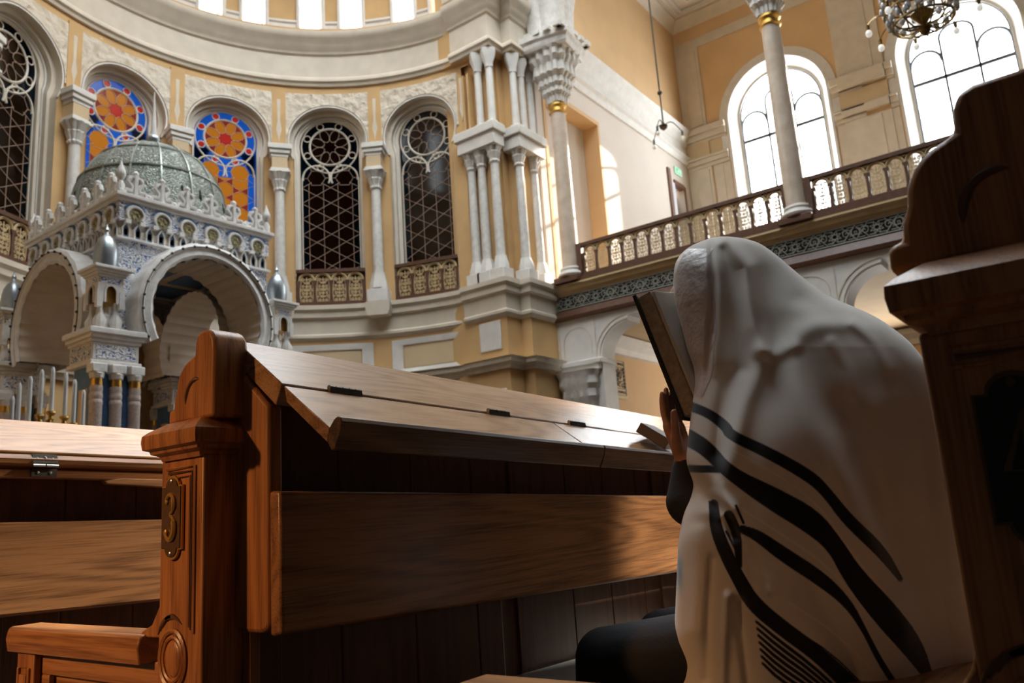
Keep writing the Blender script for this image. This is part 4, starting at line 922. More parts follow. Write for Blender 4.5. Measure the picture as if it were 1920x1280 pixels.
# ================================================================ pews
OAKX=wood('oak_lengthwise',(.36,.165,.062),(.15,.062,.022),'X',.33,3.2)
OAKT=wood('worn_oak_desk',(.43,.245,.125),(.22,.11,.048),'X',.24,3.5)
OAKZ=wood('oak_upright',(.42,.175,.055),(.19,.065,.02),'Z',.38,2.2)
OAKD=wood('shaded_oak_panelling',(.12,.05,.022),(.06,.024,.010),'Z',.5,2.0)  # darker copy of the oak, shade under desk and seat put into it
OAKY=wood('oak_armrest',(.42,.19,.07),(.20,.08,.028),'Y',.3,2.2)
IRON=mat('dark_steel_hinge',(.10,.095,.085),.38,.8,var=.3,vscale=60)
STEEL=mat('bright_steel',(.62,.60,.56),.3,.9)
SH=lambda x,y,z:(x,y,z-.032*(x-.98))
def pew(dy,label,flaps,num=None,xr=5.2,neck=(1.465,1.53),arm=True,ad=0.0,pd=(0,0)):
    rt=thing('pew',label,'pew',(.95,1.5+dy,0),'oak pews with reading desks')
    T=lambda x,y,z:(x,y+dy,z); S=lambda x,y,z:(x,y+dy,z-.032*(x-.98))
    n0,n1=neck
    mb=MB(T); mb.box(.905,.995,1.42,1.57,0,.95); post=link('end_post',mb,OAKZ,rt,bevel=.004)
    mb=MB(T)
    pr=[(0,.945),(.006,.945),(.010,.955),(.022,.960),(.024,.966),(.034,.970),(.036,.985),(.035,.998),(.026,1.006),(0,1.022)]
    path=[(.995,1.43),(.905,1.43),(.905,1.553),(.995,1.553)]
    mb.sweep(path,pr,side=1,closed=True); mb.box(.906,.994,1.431,1.552,.946,1.02); link('cap_moulding',mb,OAKZ,rt,smooth=35)
    # carved head, profile in YZ
    H=[(1.400,1.02),(1.398,1.15),(1.402,1.18),(1.412,1.195),(1.425,1.202),(n0-.022,1.202),(n0-.007,1.196),(n0,1.18),(n0+.002,1.155)]
    H+= [(n0+(n1-n0)*sin(t),1.152-.062*(1-cos(t))) for t in np.linspace(.25,PI/2,7)]+[(n1+.008,1.07),(n1+.010,1.052),(n1+.026,1.050),(n1+.027,1.02)]
    mb=MB(T); mb.prism([(a,b) for a,b in H],.912,.992,'X'); hd=link('carved_head',mb,OAKZ,rt,bevel=.007)
    # quarter round groove on head, its shade drawn as a dark strip
    yc=(1.40+n1)/2-.005
    mb=MB(T); P=[(.9135,yc+.036*cos(t),1.058+.046*sin(t)) for t in np.linspace(-.1,PI*.62,14)]; mb.tube(P,[.001,.003,.0045]+[.0055]*8+[.0045,.003,.001],8); link('groove_shade',mb,mat('carved_shadow_wood',(.10,.04,.015),.5),hd)
    mb=MB(T); mb.sphere((.914,yc-.004,1.05),.030,14,8,(.09,1,1.25)); link('carved_boss',mb,OAKZ,hd)
    # recessed frame on the post face
    mb=MB(T)
    def fr(y0,y1,z0,z1,r,x): mb.tube([(x,y0,z0),(x,y0,z1),(x,y1,z1)],r,6)
    fr(1.447,1.545,.615,.928,.0045,.904); fr(1.462,1.545,.625,.910,.003,.903)
    link('carved_frame',mb,OAKZ,post)
    mb=MB(T); mb.tube([(.9035,1.454,.62),(.9035,1.454,.919),(.9035,1.54,.919)],.0032,5); link('frame_groove_shade',mb,MATS['carved_shadow_wood'],post)  # dark strip stands for the shade in the frame groove
    mb=MB(T)
    for r,rr in((.052,.0055),(.040,.004)): mb.tube([(.904,1.515+r*.85*cos(t),.565+r*sin(t)) for t in np.linspace(0,2*PI,28,endpoint=False)],rr,6,True)
    mb.sphere((.905,1.515,.565),.034,16,10,(.18,.85,1)); link('medallion',mb,OAKZ,post)
    mb=MB(T)
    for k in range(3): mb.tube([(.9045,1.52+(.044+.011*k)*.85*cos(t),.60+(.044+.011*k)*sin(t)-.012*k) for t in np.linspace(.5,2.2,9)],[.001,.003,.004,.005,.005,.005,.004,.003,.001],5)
    link('carved_leaf_shade',mb,MATS['carved_shadow_wood'],post)  # dark arcs stand for the shade in the leaf carving
    # number plate
    if num is not None:
        PLM=mat('bronze_plate',(.13,.07,.035),.45,.5,var=.25,vscale=90) if num=='3' else mat('shaded_plate',(.012,.010,.010),.5,.3); YEL=mat('brass_numeral',(.62,.36,.10),.35,.7) if num=='3' else mat('shaded_numeral',(.10,.06,.03),.5,.6)  # the other plate gets darker copies, its shade put into the colour
        T0=T; T=lambda x,y,z:T0(x,y+pd[0],z+pd[1])
        y0,y1,z0,z1=(1.486,1.552,.772,.892); 
        def outl(e):
            c=(y0+y1)/2; r=.021+e
            return [(y0-e,z0-e),(c-r,z0-e)]+[(c-r*cos(t),z0-e-(r*.85)*sin(t)) for t in np.linspace(0,PI,10)[1:-1]]+[(c+r,z0-e),(y1+e,z0-e),(y1+e,z1+e),(c+r,z1+e)]+[(c+r*cos(t),z1+e+(r*.85)*sin(t)) for t in np.linspace(0,PI,10)[1:-1]]+[(c-r,z1+e),(y0-e,z1+e)]
        mb=MB(T); mb.prism(outl(.0025),.8985,.904,'X'); pl=link('number_plate',mb,YEL,rt,smooth=0)
        pl['label']='small bronze number plate with brass rim'
        mb=MB(T); mb.prism(outl(-.0005),.8965,.899,'X'); link('plate_field',mb,PLM,pl,smooth=0)
        mb=MB(T); c=(y0+y1)/2; P=[]
        if num=='3':
            # seen from -X, +Y is to the left
            for t in np.linspace(R_(150),R_(-80),12): P.append((.895,c-.014*cos(t),.858+.0185*sin(t)))
            for t in np.linspace(R_(80),R_(-150),14): P.append((.895,c-.0165*cos(t),.812+.0235*sin(t)))
            rad=[.004]*2+[.0045]*4+[.0055]*3+[.0035]*3+[.0035]*3+[.0065]*6+[.0045]*3+[.004]*2
            mb.tube(P,rad,8); mb.sphere((.895,c+.013,.864),.006,8,6,(.5,1,1)); mb.sphere((.895,c+.0145,.803),.007,8,6,(.5,1,1))
        else:
            mb.tube([(.895,c-.005,.795),(.895,c-.005,.875),(.895,c+.016,.82),(.895,c-.016,.82)],.0045,6)
        link('numeral',mb,YEL,pl)
        mb=MB(T); mb.sphere((.896,c,.756+.006),.0045,10,6,(.5,1,1)); mb.sphere((.896,c,.903),.0045,10,6,(.5,1,1)); link('screw',mb,STEEL if num=='3' else YEL,pl)
    T=lambda x,y,z:(x,y+dy,z)
    # stile, bracket, back panelling
    mb=MB(S); mb.box(.995,1.02,1.40,1.55,0,1.12); link('stile',mb,OAKZ,rt,bevel=.003)
    mb=MB(S); mb.prism([(1.318,.625),(1.325,.61),(1.345,.605),(1.40,.605),(1.44,.62),(1.44,1.15),(1.395,1.105),(1.318,1.035)],.98,1.015,'X'); link('desk_bracket',mb,OAKZ,rt,bevel=.008)
    mb=MB(S)
    x=1.02; k=0
    while x<xr:
        w_=.235; mb.box(x+.0025,x+w_,1.435,1.455,.0,1.13); x+=w_+.0025; k+=1
    for xx in(1.02,1.9,2.8,3.7): mb.box(xx,xx+.07,1.425,1.44,0,1.13)
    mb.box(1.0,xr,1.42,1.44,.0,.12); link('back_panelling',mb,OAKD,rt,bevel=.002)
    # reading board (leaning board below the desk)
    mb=MB(S); mb.prism([(1.283,.605),(1.317,.600),(1.318,.868),(1.283,.866)],.98,xr,'X'); link('lower_board',mb,OAKX,rt,bevel=.006)
    mb=MB(S); mb.prism([(1.435,1.190),(1.440,1.182),(1.42,1.13),(1.302,1.033),(1.283,1.070),(1.285,1.076)],.985,xr,'X'); link('desk_top',mb,OAKT,rt,bevel=.003)
    if flaps:
        for a,b in flaps:
            mb=MB(S); mb.prism([(1.276,1.069),(1.145,.972),(1.152,.945),(1.268,1.035)],a,b,'X'); fl=link('desk_flap',mb,OAKT,rt,bevel=.002)
            mb=MB(S); mb.prism([(1.1455,.972),(1.133,.985),(1.124,.990),(1.115,.988),(1.112,.980),(1.116,.960),(1.132,.930),(1.142,.930),(1.1515,.945)],a,b,'X'); link('ledge_lip',mb,wood('worn_lip_wood',(.17,.095,.05),(.05,.022,.010),'X',.35,3.0) if 'lip' not in MATS else MATS['lip'],fl,bevel=.002)
        for hx in HINGES:
            mb=MB(S)
            for q in range(5): mb.tube([(hx-.045+q*.018+.001,1.279,1.079),(hx-.045+q*.018+.017,1.279,1.079)],.0055,8)
            mb.box(hx-.045,hx+.045,1.274,1.284,1.066,1.076); link('hinge',mb,IRON,rt)
    else:
        # flap folded down: hinge leaves seen from the front
        mb=MB(S); mb.prism([(1.283,1.066),(1.300,1.028),(1.297,1.024),(1.275,1.036),(1.270,1.050)],.985,xr,'X'); link('desk_front_rail',mb,OAKX,rt,bevel=.002)
        mb=MB(S); mb.prism([(1.285,1.022),(1.320,1.022),(1.320,.995),(1.295,.995)],.985,xr,'X'); link('folded_flap',mb,OAKX,rt,bevel=.004)
        for hx in HINGE0:
            h=MB(S); h.prism([(1.279,1.067),(1.2815,1.068),(1.270,1.038),(1.268,1.040)],hx-.036,hx+.036,'X'); hg=link('hinge',h,IRON,rt)
            h=MB(S); h.box(hx-.036,hx+.036,1.276,1.284,.999,1.024); link('hinge_leaf',h,IRON,hg)
            h=MB(S); h.tube([(hx-.036,1.268,1.032),(hx-.002,1.268,1.032)],.004,8); h.tube([(hx+.002,1.268,1.032),(hx+.036,1.268,1.032)],.004,8); link('hinge_pin',h,STEEL,hg)
            for q,(dx,z) in enumerate(((-.022,1.052),(0,1.056),(.022,1.052),(-.018,1.011),(.018,1.011))):
                h=MB(S); yy=1.274 if q<3 else 1.275; h.sphere((hx+dx,yy,z),.0045,8,5,(1,.4,1)); link('screw',h,STEEL,hg)
        mb=MB(S); mb.prism([(HINGE0[0]+.18,.990),(HINGE0[0]+.24,1.000),(HINGE0[0]+.45,.998),(HINGE0[0]+.75,.972),(HINGE0[0]+.75,.958),(HINGE0[0]+.19,.980)],1.27,1.30,'Y'); link('flap_support',mb,OAKX,rt,bevel=.003)
    # seat and armrest (+Y side)
    mb=MB(S); mb.box(.96,xr,1.46,1.93,.425,.455); link('seat',mb,OAKX,rt,bevel=.008)
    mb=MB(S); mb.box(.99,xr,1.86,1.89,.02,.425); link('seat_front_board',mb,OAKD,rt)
    mb=MB(S); mb.box(xr-.1,xr,1.40,1.57,0,1.15); link('far_end_post',mb,OAKZ,rt)
    if arm:
        mb=MB(T)
        ap=[(-.035,.550),(-.042,.558),(-.044,.566),(-.052,.570),(-.058,.578),(-.058,.588),(-.052,.596),(-.040,.600),(-.036,.606),(.034,.606),(.040,.600),(.045,.58),(.04,.55)]
        mb.sweep([(.935,1.62),(.935,2.225)],[(o,z+ad) for o,z in ap],side=1); link('armrest',mb,OAKY,rt,bevel=.006)
        mb=MB(T); mb.prism([(a,b+ad) for a,b in [(1.568,.68),(1.575,.66),(1.60,.625),(1.64,.610),(1.64,.600),(1.568,.600)]],.908,.97,'X'); link('arm_scroll',mb,OAKZ,rt,bevel=.004)
        mb=MB(T); mb.box(.905,.965,2.10,2.19,0,.552+ad); ap_=link('arm_post',mb,OAKZ,rt,bevel=.004)
        mb=MB(T); mb.tube([(.903,2.120,.2),(.903,2.120,.515),(.903,2.172,.515),(.903,2.172,.2)],.005,6); mb.box(.899,.906,2.128,2.164,.2,.50); link('carved_panel',mb,OAKZ,ap_,bevel=.002)
        mb=MB(T); mb.box(.937,.955,1.575,2.098,.05,.549+ad); link('arm_panel',mb,OAKY,rt)
        mb=MB(T); mb.box(.922,.936,1.57,2.10,.50+ad,.552+ad); mb.box(.922,.936,2.06,2.10,.05,.50+ad); link('arm_panel_rail',mb,OAKY,rt,bevel=.003)
    return rt
HINGES=[1.145,1.675,2.06,2.55,3.1]; HINGE0=[1.12]
p1=pew(0,'oak pew with brass number 3 and sloping desk, in front of the shawled man',[(.985,1.925),(1.931,2.95),(2.96,3.98),(3.99,5.19)],'3',neck=(1.468,1.535))
p0=pew(1.32,'oak pew furthest in front, cut by the left edge of the photo, with steel hinge',None,None)
p2=pew(-1.43,'dark oak pew whose big end post fills the right edge of the photo',None,'4',neck=(1.502,1.560),ad=-.038,pd=(-.022,-.015))
# foot shelf strip between pews, sky reflection put into its pale colour
fs=MB(SH); fs.box(1.60,2.9,1.19,1.42,.365,.385); o=link('foot_shelf',fs,mat('sky_sheen_board',(.40,.42,.43),.2),p1,bevel=.006)
fs=MB(SH); fs.tube([(1.72,1.345,.37),(1.72,1.345,.60)],.0016,4); link('panel_edge_line',fs,mat('pale_edge',(.5,.45,.4),.5),p1)  # thin pale tube drawn in place of a panel's light edge
# ================================================================ the man
man=thing('person','seated man under a white black-striped prayer shawl, holding an open book to his face','person',(1.90,.45,0))
SKIN=mat('skin',(.46,.22,.13),.5,var=.15,vscale=25,bump=.12,bscale=90,spec=.4)
SUIT=mat('black_cloth',(.012,.012,.014),.85,bump=.1,bscale=200)
def cone(mb,a,b,ra,rb,seg=14):
    a=Vector(a); b=Vector(b); d=(b-a); L=d.length; d.normalize(); x=d.orthogonal().normalized(); y=d.cross(x); vs=[]; n=0; rings=[]
    for t in np.linspace(-PI/2,0,5)[0:]: rings.append((a+d*ra*sin(t),max(ra*cos(t),1e-4)))
    for t in np.linspace(0,PI/2,5): rings.append((b+d*rb*sin(t),max(rb*cos(t),1e-4)))
    for c,r in rings:
        for k in range(seg): vs.append(tuple(c+x*r*cos(2*PI*k/seg)+y*r*sin(2*PI*k/seg)))
    m=len(rings); fs=[(i*seg+k,i*seg+(k+1)%seg,(i+1)*seg+(k+1)%seg,(i+1)*seg+k) for i in range(m-1) for k in range(seg)]
    mb.add(vs,fs+[tuple(range(seg))[::-1],tuple((m-1)*seg+k for k in range(seg))])
def chain(mb,pts):
    for (p,r),(q,s_) in zip(pts,pts[1:]): cone(mb,p,q,r,s_)
def remesh(o,v,sm=3):
    r=o.modifiers.new('remesh','REMESH'); r.mode='VOXEL'; r.voxel_size=v; r.use_smooth_shade=True
    s_=o.modifiers.new('smooth','SMOOTH'); s_.factor=.5; s_.iterations=sm
HC=Vector((1.88,.772,1.258))   # head centre
mb=MB()
# head, leaning forward: skull, jaw, nose, brow, ears, neck
mb.sphere(HC,.093,20,14,(.80,1.0,1.12)); mb.sphere(HC+Vector((0,.035,-.06)),.070,16,12,(.82,.95,1.0))
cone(mb,HC+Vector((0,.092,.012)),HC+Vector((0,.118,-.028)),.010,.017); cone(mb,HC+Vector((-.012,.098,-.032)),HC+Vector((.012,.098,-.032)),.011,.011)
cone(mb,HC+Vector((-.035,.080,.032)),HC+Vector((.035,.080,.032)),.014,.014)
for s_ in(-1,1):
    mb.sphere(HC+Vector((s_*.031,.078,.008)),.013,10,8); mb.sphere(HC+Vector((s_*.080,-.005,-.005)),.026,10,8,(.35,.75,1.15)); mb.sphere(HC+Vector((s_*.042,.065,-.03)),.026,10,8)
cone(mb,HC+Vector((-.02,.094,-.068)),HC+Vector((.02,.094,-.068)),.008,.008); cone(mb,HC+Vector((-.018,.092,-.079)),HC+Vector((.018,.092,-.079)),.009,.009); mb.sphere(HC+Vector((0,.082,-.105)),.024,12,8)
chain(mb,[(HC+Vector((0,-.01,-.05)),.062),((1.88,.68,1.12),.060),((1.88,.60,1.06),.07)])
chain(mb,[((1.90,.60,1.00),.08),((1.92,.54,.88),.11),((1.93,.50,.70),.115),((1.93,.48,.55),.12)])
def hand(mb,w,fwd,side,up,curl,tspread,flip=1):
    # w wrist, fwd palm direction, side across the palm, up = away from palm
    w=Vector(w); fwd=Vector(fwd).normalized(); side=Vector(side).normalized(); n=Vector(up).normalized()
    for k in range(4):
        s_=(k-1.5)*.019; cone(mb,w+side*s_*.55+fwd*.01,w+fwd*.085+side*s_,.017,.0125,10)
    L=[(.036,.024,.018),(.042,.028,.020),(.039,.026,.019),(.030,.019,.016)]
    for k in range(4):
        s_=(k-1.5)*.0195*flip; p=w+fwd*.085+side*s_; d=fwd+side*(s_*1.2); d.normalize(); a=0
        for j,l in enumerate(L[k]):
            a+=curl[k][j]; dd=(d*cos(a)+n*sin(a)).normalized(); q=p+dd*l; cone(mb,p,q,.0092-.0008*j,.0086-.0008*j,10); p=q
    p=w+fwd*.022-side*.022*flip; d=(fwd*.72-side*.62*flip+n*tspread).normalized(); 
    for j,(l,r) in enumerate(((.042,.0145),(.032,.011),(.026,.0098))):
        q=p+d*l; cone(mb,p,q,r,r*.86,10); p=q; d=(d+fwd*.35+n*.12).normalized()
# left arm and hand (the near one), holding the cover of the book
wr=Vector((1.757,.800,.885))
chain(mb,[((1.82,.62,.94),.04),((1.745,.68,.77),.040),((1.75,.79,.80),.034),(wr,.029)])
hand(mb,wr,(.0,.25,.96),(-1,.10,0),(0.15,-.95,.25),[(.1,.15,.1)]*4,.5,-1)
wr2=Vector((2.02,.80,.90))
chain(mb,[((2.04,.60,.94),.045),((2.12,.60,.76),.045),(wr2,.029)])
hand(mb,wr2,(-.05,.20,.97),(1,.10,0),(-.25,-.95,.2),[(.1,.15,.1)]*4,.5,-1)
for s_ in(-1,1):
    chain(mb,[((1.93+s_*.08,.52,.54),.07),((1.90+s_*.15,1.04,.43),.050),((1.90+s_*.15,.97,.12),.042),((1.90+s_*.15,.95,.07),.04)])
body=link('body',mb,SKIN,man); remesh(body,.0042,3)
mb=MB()
for s_ in(-1,1):
    chain(mb,[((1.93+s_*.08,.52,.555),.085),((1.90+s_*.14,.80,.475),.080),((1.90+s_*.155,1.06,.440),.072),((1.90+s_*.15,1.08,.30),.066),((1.90+s_*.15,1.04,.12),.062)])
mb.sphere((1.93,.52,.57),.12,16,10,(1.1,1,.9)); tr=link('trousers',mb,SUIT,man); remesh(tr,.010,5)
mb=MB()
chain(mb,[((1.91,.61,.99),.08),((1.93,.56,.88),.11),((1.93,.53,.70),.12),((1.93,.53,.58),.12)])
for s_ in(-1,1): cone(mb,(1.92,.61,.98),(1.92+s_*.10,.60,.95),.07,.05)
chain(mb,[((1.82,.62,.94),.050),((1.75,.73,.75),.058),((1.750,.80,.79),.056),((1.756,.800,.868),.036)])
chain(mb,[((2.04,.60,.94),.055),((2.13,.62,.76),.066),((2.06,.75,.84),.046)])
jk=link('jacket',mb,SUIT,man); remesh(jk,.010,5)
for s_ in(-1,1):
    mb=MB(); x=1.90+s_*.15; chain(mb,[((x,.96,.055),.050),((x,1.08,.045),.045),((x,1.17,.035),.035)]); mb.box(x-.045,x+.045,.92,1.19,.0,.03); sh=link('shoe',mb,mat('black_leather',(.015,.013,.012),.3),man); remesh(sh,.008,2)
mb=MB(); mb.sphere(HC+Vector((0,.055,-.105)),.062,16,12,(.85,.8,1.1)); cone(mb,HC+Vector((-.05,.045,-.05)),HC+Vector((.05,.045,-.05)),.035,.035); bd=link('beard',mb,mat('dark_beard',(.035,.022,.016),.8,bump=.6,bscale=120),man); remesh(bd,.006,2)
mb=MB(); mb.sphere(HC+Vector((0,-.022,.014)),.094,16,12,(.82,1,1.08)); link('hair',mb,MATS['dark_beard'],man)
# --- shawl: closed draped volume, rows from hood to below the seat
from bisect import bisect
def interp(tab,x):
    xs=[t[0] for t in tab]; v=[t[1] for t in tab]
    if tab is XR or tab is XL: return sum(np.interp(x+k*np.clip((np.asarray(x)-443)/40,0,1),xs,v) for k in range(-12,13,4))/7
    return np.interp(x,xs,v)
XL=[(443,1352),(446,1333),(452,1315),(460,1296),(470,1282),(485,1269),(500,1264),(540,1262),(575,1268),(610,1277),(660,1290),(690,1302),(720,1303),(757,1298),(815,1291),(860,1286),(880,1290),(905,1302),(930,1296),(960,1282),(1010,1272),(1100,1268),(1190,1264),(1215,1266),(1240,1274),(1300,1280),(1420,1290)]
XR=[(443,1364),(446,1392),(450,1408),(456,1425),(470,1446),(486,1466),(505,1487),(532,1520),(560,1562),(572,1595),(586,1628),(605,1662),(640,1706),(680,1738),(760,1768),(850,1785),(1000,1805),(1200,1845),(1420,1870)]
def DM(y,s):   # middle depth along the view axis
    a=b=0
    for k in range(-120,121,30): a=a+interp([(443,2.02),(560,1.98),(700,1.88),(900,1.80),(1420,1.80)],y+k)/9; b=b+interp([(443,2.02),(560,1.94),(700,1.84),(900,1.78),(1420,1.76)],y+k)/9
    return a*(1-s)+b*s
def TH(y):
    a=0
    for k in range(-80,81,20): a=a+interp([(443,.085),(480,.10),(540,.13),(650,.17),(800,.23),(1000,.24),(1200,.25),(1420,.25)],y+k)/9
    t=np.clip((y-442.3)/70,0,1); return a*np.sqrt(1-(1-t)**2)
STEPS=[([(640,1470),(700,1500),(800,1555),(900,1600),(1000,1650),(1100,1685),(1200,1725),(1290,1752),(1420,1790)],.045,16,(650,800,1500,1500)),
([(680,1385),(760,1370),(820,1358),(880,1362),(960,1388)],-.022,9,(680,780,900,960)),
([(930,1336),(1000,1352),(1060,1376),(1110,1400),(1180,1418),(1280,1430),(1420,1440)],-.012,8,(930,980,1500,1500))]
# folds: (points, width px, height m)
FOLDS=[([(1365,448),(1400,500),(1408,560),(1416,610),(1430,655)],16,.033),([(1356,470),(1372,540),(1378,620),(1390,690)],13,-.012),
([(1440,520),(1452,580),(1462,630)],34,-.013),([(1425,655),(1448,668),(1490,650)],15,.012),
([(1332,455),(1338,520),(1336,580),(1330,640),(1322,720)],6,-.010),([(1349,460),(1354,540),(1350,620),(1338,700)],8,.004),
([(1470,640),(1530,612),(1600,600),(1650,612)],20,.011),([(1500,560),(1560,590),(1620,596)],16,-.007),([(1600,606),(1640,640),(1665,690)],11,.010),([(1560,640),(1590,690),(1605,740)],12,.007),
([(1425,690),(1395,760),(1378,830),(1365,900)],20,.016),([(1370,700),(1352,780),(1345,850)],15,-.014),
([(1490,690),(1530,800),(1590,920),(1650,1050),(1700,1180)],26,.014),([(1580,760),(1610,860),(1660,980),(1700,1080)],26,-.016),([(1650,760),(1690,900),(1715,1050)],28,.008),
([(1395,960),(1410,1030),(1425,1090)],16,-.012),([(1385,990),(1405,1020),(1440,1110)],9,.008),([(1300,1000),(1310,1060),(1300,1180)],22,.020),([(1338,1050),(1330,1150),(1325,1270)],13,-.014),([(1362,1120),(1356,1200),(1352,1300)],12,.018),([(1385,1130),(1400,1240),(1410,1340)],12,-.020),
([(1296,905),(1330,935),(1362,960),(1378,1000)],12,-.022),([(1300,885),(1340,905),(1368,955)],16,.024),([(1450,1090),(1500,1160),(1560,1240)],22,.010),([(1520,1080),(1570,1180),(1610,1280)],24,-.012),([(1470,900),(1500,960),(1520,1040)],26,-.007)]
def pdist(px,py,pts):
    d=np.full(px.shape,1e9)
    for (x0,y0),(x1,y1) in zip(pts,pts[1:]):
        dx,dy=x1-x0,y1-y0; t=np.clip(((px-x0)*dx+(py-y0)*dy)/(dx*dx+dy*dy),0,1); d=np.minimum(d,np.hypot(px-x0-t*dx,py-y0-t*dy))
    return d
def wpd(px,py,pts):   # signed (distance - halfwidth)
    d=np.full(px.shape,1e9)
    for (x0,y0,h0),(x1,y1,h1) in zip(pts,pts[1:]):
        dx,dy=x1-x0,y1-y0; t=np.clip(((px-x0)*dx+(py-y0)*dy)/(dx*dx+dy*dy),0,1); d=np.minimum(d,np.hypot(px-x0-t*dx,py-y0-t*dy)-(h0+(h1-h0)*t))
    return d
NS,NR=420,460
ys=443+(1420-443)*np.linspace(0,1,NR)**1.35; ss=.5-.5*np.cos(PI*np.linspace(0,1,NS))
ss=.55*ss+.45*np.linspace(0,1,NS)
Yg,Sg=np.meshgrid(ys,ss,indexing='ij'); xl=interp(XL,Yg); xr=interp(XR,Yg); Xg=xl+(xr-xl)*Sg
def front_depth(X,Y,S):
    e=np.sin(np.clip(S,0,1)*PI)**.5
    D=DM(Y,S)-TH(Y)*e; k=np.clip(np.sin(np.clip(S,0,1)*PI)*3,0,1)
    for p,w_,h in FOLDS: D=D-h*np.exp(-(pdist(X,Y,p)/w_)**2)*k
    for ln,h,w_,(y0,y1,y2,y3) in STEPS:
        xx=interp(ln,Y); g_=1/(1+np.exp(-(X-xx)/w_)); 
        if h<0: g_=1-g_
        D=D+abs(h)*g_*np.clip((Y-y0)/(y1-y0),0,1)*np.clip(1-(Y-y2)/max(1,(y3-y2)),0,1)*k
    D=D-.0012*np.sin(X*.05+Y*.02)*k
    # near leg of cloth hangs closer than the knot gap
    return D
FD=front_depth(Xg,Yg,Sg)
BDp=DM(Yg,Sg)+TH(Yg)*1.0*np.sin(Sg*PI)**.7
A_=[(1296,762,9),(1330,775,9),(1362,800,10),(1368,815,10),(1440,848,11),(1520,893,12),(1552,925,10),(1590,975,12),(1650,1030,12),(1688,1085,5)]
B_=[(1290,820,16),(1325,840,15),(1365,885,12),(1450,935,22),(1520,975,24),(1565,1020,16),(1600,1080,20),(1660,1150,26),(1710,1210,22),(1745,1275,8)]
C_=[(1292,878,7),(1350,880,7)]; C2=[(1392,992,8),(1420,1003,11),(1470,1040,14),(1540,1085,14),(1590,1130,9),(1620,1180,5),(1650,1240,6),(1690,1300,6)]
D_=[(1338,945,9),(1342,990,12),(1362,1040,13),(1385,1085,13),(1412,1132,15),(1470,1180,15),(1540,1230,15),(1610,1300,17)]
THIN=[[(1330,940,1.6),(1333,1000,1.6),(1366,1058,1.6)],[(1398,1115,1.6),(1430,1145,1.6),(1490,1180,1.6),(1560,1225,1.6),(1620,1285,1.6)]]
for k in range(7): THIN.append([(1418+2*k,1165+13*k,2.6),(1460,1200+12*k,3.4),(1520,1245+11*k,3.4),(1580,1300+10*k,3)])
for k in range(5): THIN.append([(1356+6*k,1012-16*k,2.6),(1378+4*k,1052-18*k,2.6)])
THIN.append([(1372,1062,6),(1392,1100,8)]); THIN.append([(1366,965,9),(1382,1000,9),(1386,1060,6)])
LITE=[[(1375,845,2),(1460,890,2),(1540,950,2),(1590,1030,2),(1660,1110,2)],[(1385,950,2),(1440,985,2),(1540,1050,2),(1600,1115,2),(1680,1210,2)],[(1480,1130,2),(1560,1180,2),(1640,1260,2)]]
def chaik(p,n=2):
    for _ in range(n):
        q=[p[0]]
        for a,b in zip(p,p[1:]): q+=[tuple(.75*u+.25*v for u,v in zip(a,b)),tuple(.25*u+.75*v for u,v in zip(a,b))]
        p=q+[p[-1]]
    return p
A_,B_,C_,C2,D_=map(chaik,(A_,B_,C_,C2,D_)); THIN=[chaik(p,1) for p in THIN]; LITE=[chaik(p,2) for p in LITE]
def ink(X,Y):
    d=np.full(X.shape,1e9)
    for p in [A_,B_,C_,C2,D_]+THIN: d=np.minimum(d,wpd(X,Y,p))
    v=np.clip(.5-d/2.0,0,1)
    l=np.full(X.shape,1e9)
    for p in LITE: l=np.minimum(l,wpd(X,Y,p))
    return v,np.clip(.5-l/2.0,0,1)
INK,LT=ink(Xg,Yg)
def raydir(X,Y): return ((X-960)/F)[...,None]*_R-((Y-640)/F)[...,None]*_U+_f
FP=CAM+raydir(Xg,Yg)*FD[...,None]; BP=CAM+raydir(Xg,Yg)*BDp[...,None]
idx=np.arange(NR*NS).reshape(NR,NS)
quads=np.stack([idx[:-1,:-1],idx[1:,:-1],idx[1:,1:],idx[:-1,1:]],-1).reshape(-1,4)
# back side at reduced resolution
bi=list(range(0,NR,6)); bi=bi if bi[-1]==NR-1 else bi+[NR-1]; bj=list(range(0,NS,6)); bj=bj if bj[-1]==NS-1 else bj+[NS-1]
base=np.array(man.location)
me=bpy.data.meshes.new('prayer_shawl'); V=np.concatenate([FP.reshape(-1,3),BP[np.ix_(bi,bj)].reshape(-1,3)])-base
ib=np.arange(len(bi)*len(bj)).reshape(len(bi),len(bj))+NR*NS
qb=np.stack([ib[:-1,:-1],ib[:-1,1:],ib[1:,1:],ib[1:,:-1]],-1).reshape(-1,4)
me.from_pydata(V.tolist(),[],quads.tolist()+qb.tolist()); me.update()
at=me.color_attributes.new('dye','FLOAT_COLOR','POINT'); arr=np.zeros((len(V),4),np.float32); arr[:NR*NS,0]=INK.ravel(); arr[:NR*NS,1]=LT.ravel(); arr[:,3]=1
at.data.foreach_set('color',arr.ravel()); me.shade_smooth()
CL=bpy.data.materials.new('shawl_wool'); CL.use_nodes=True; N=CL.node_tree.nodes; L=CL.node_tree.links; p=N['Principled BSDF']; p.inputs['Roughness'].default_value=.9
p.inputs['Sheen Weight'].default_value=.35; p.inputs['Sheen Roughness'].default_value=.5; p.inputs['Specular IOR Level'].default_value=.2
va=N.new('ShaderNodeVertexColor'); va.layer_name='dye'; sp=N.new('ShaderNodeSeparateColor'); L.new(va.outputs[0],sp.inputs[0])
tc=N.new('ShaderNodeTexCoord'); nz=N.new('ShaderNodeTexNoise'); nz.inputs['Scale'].default_value=9; nz.inputs['Detail'].default_value=4; L.new(tc.outputs['Object'],nz.inputs['Vector'])
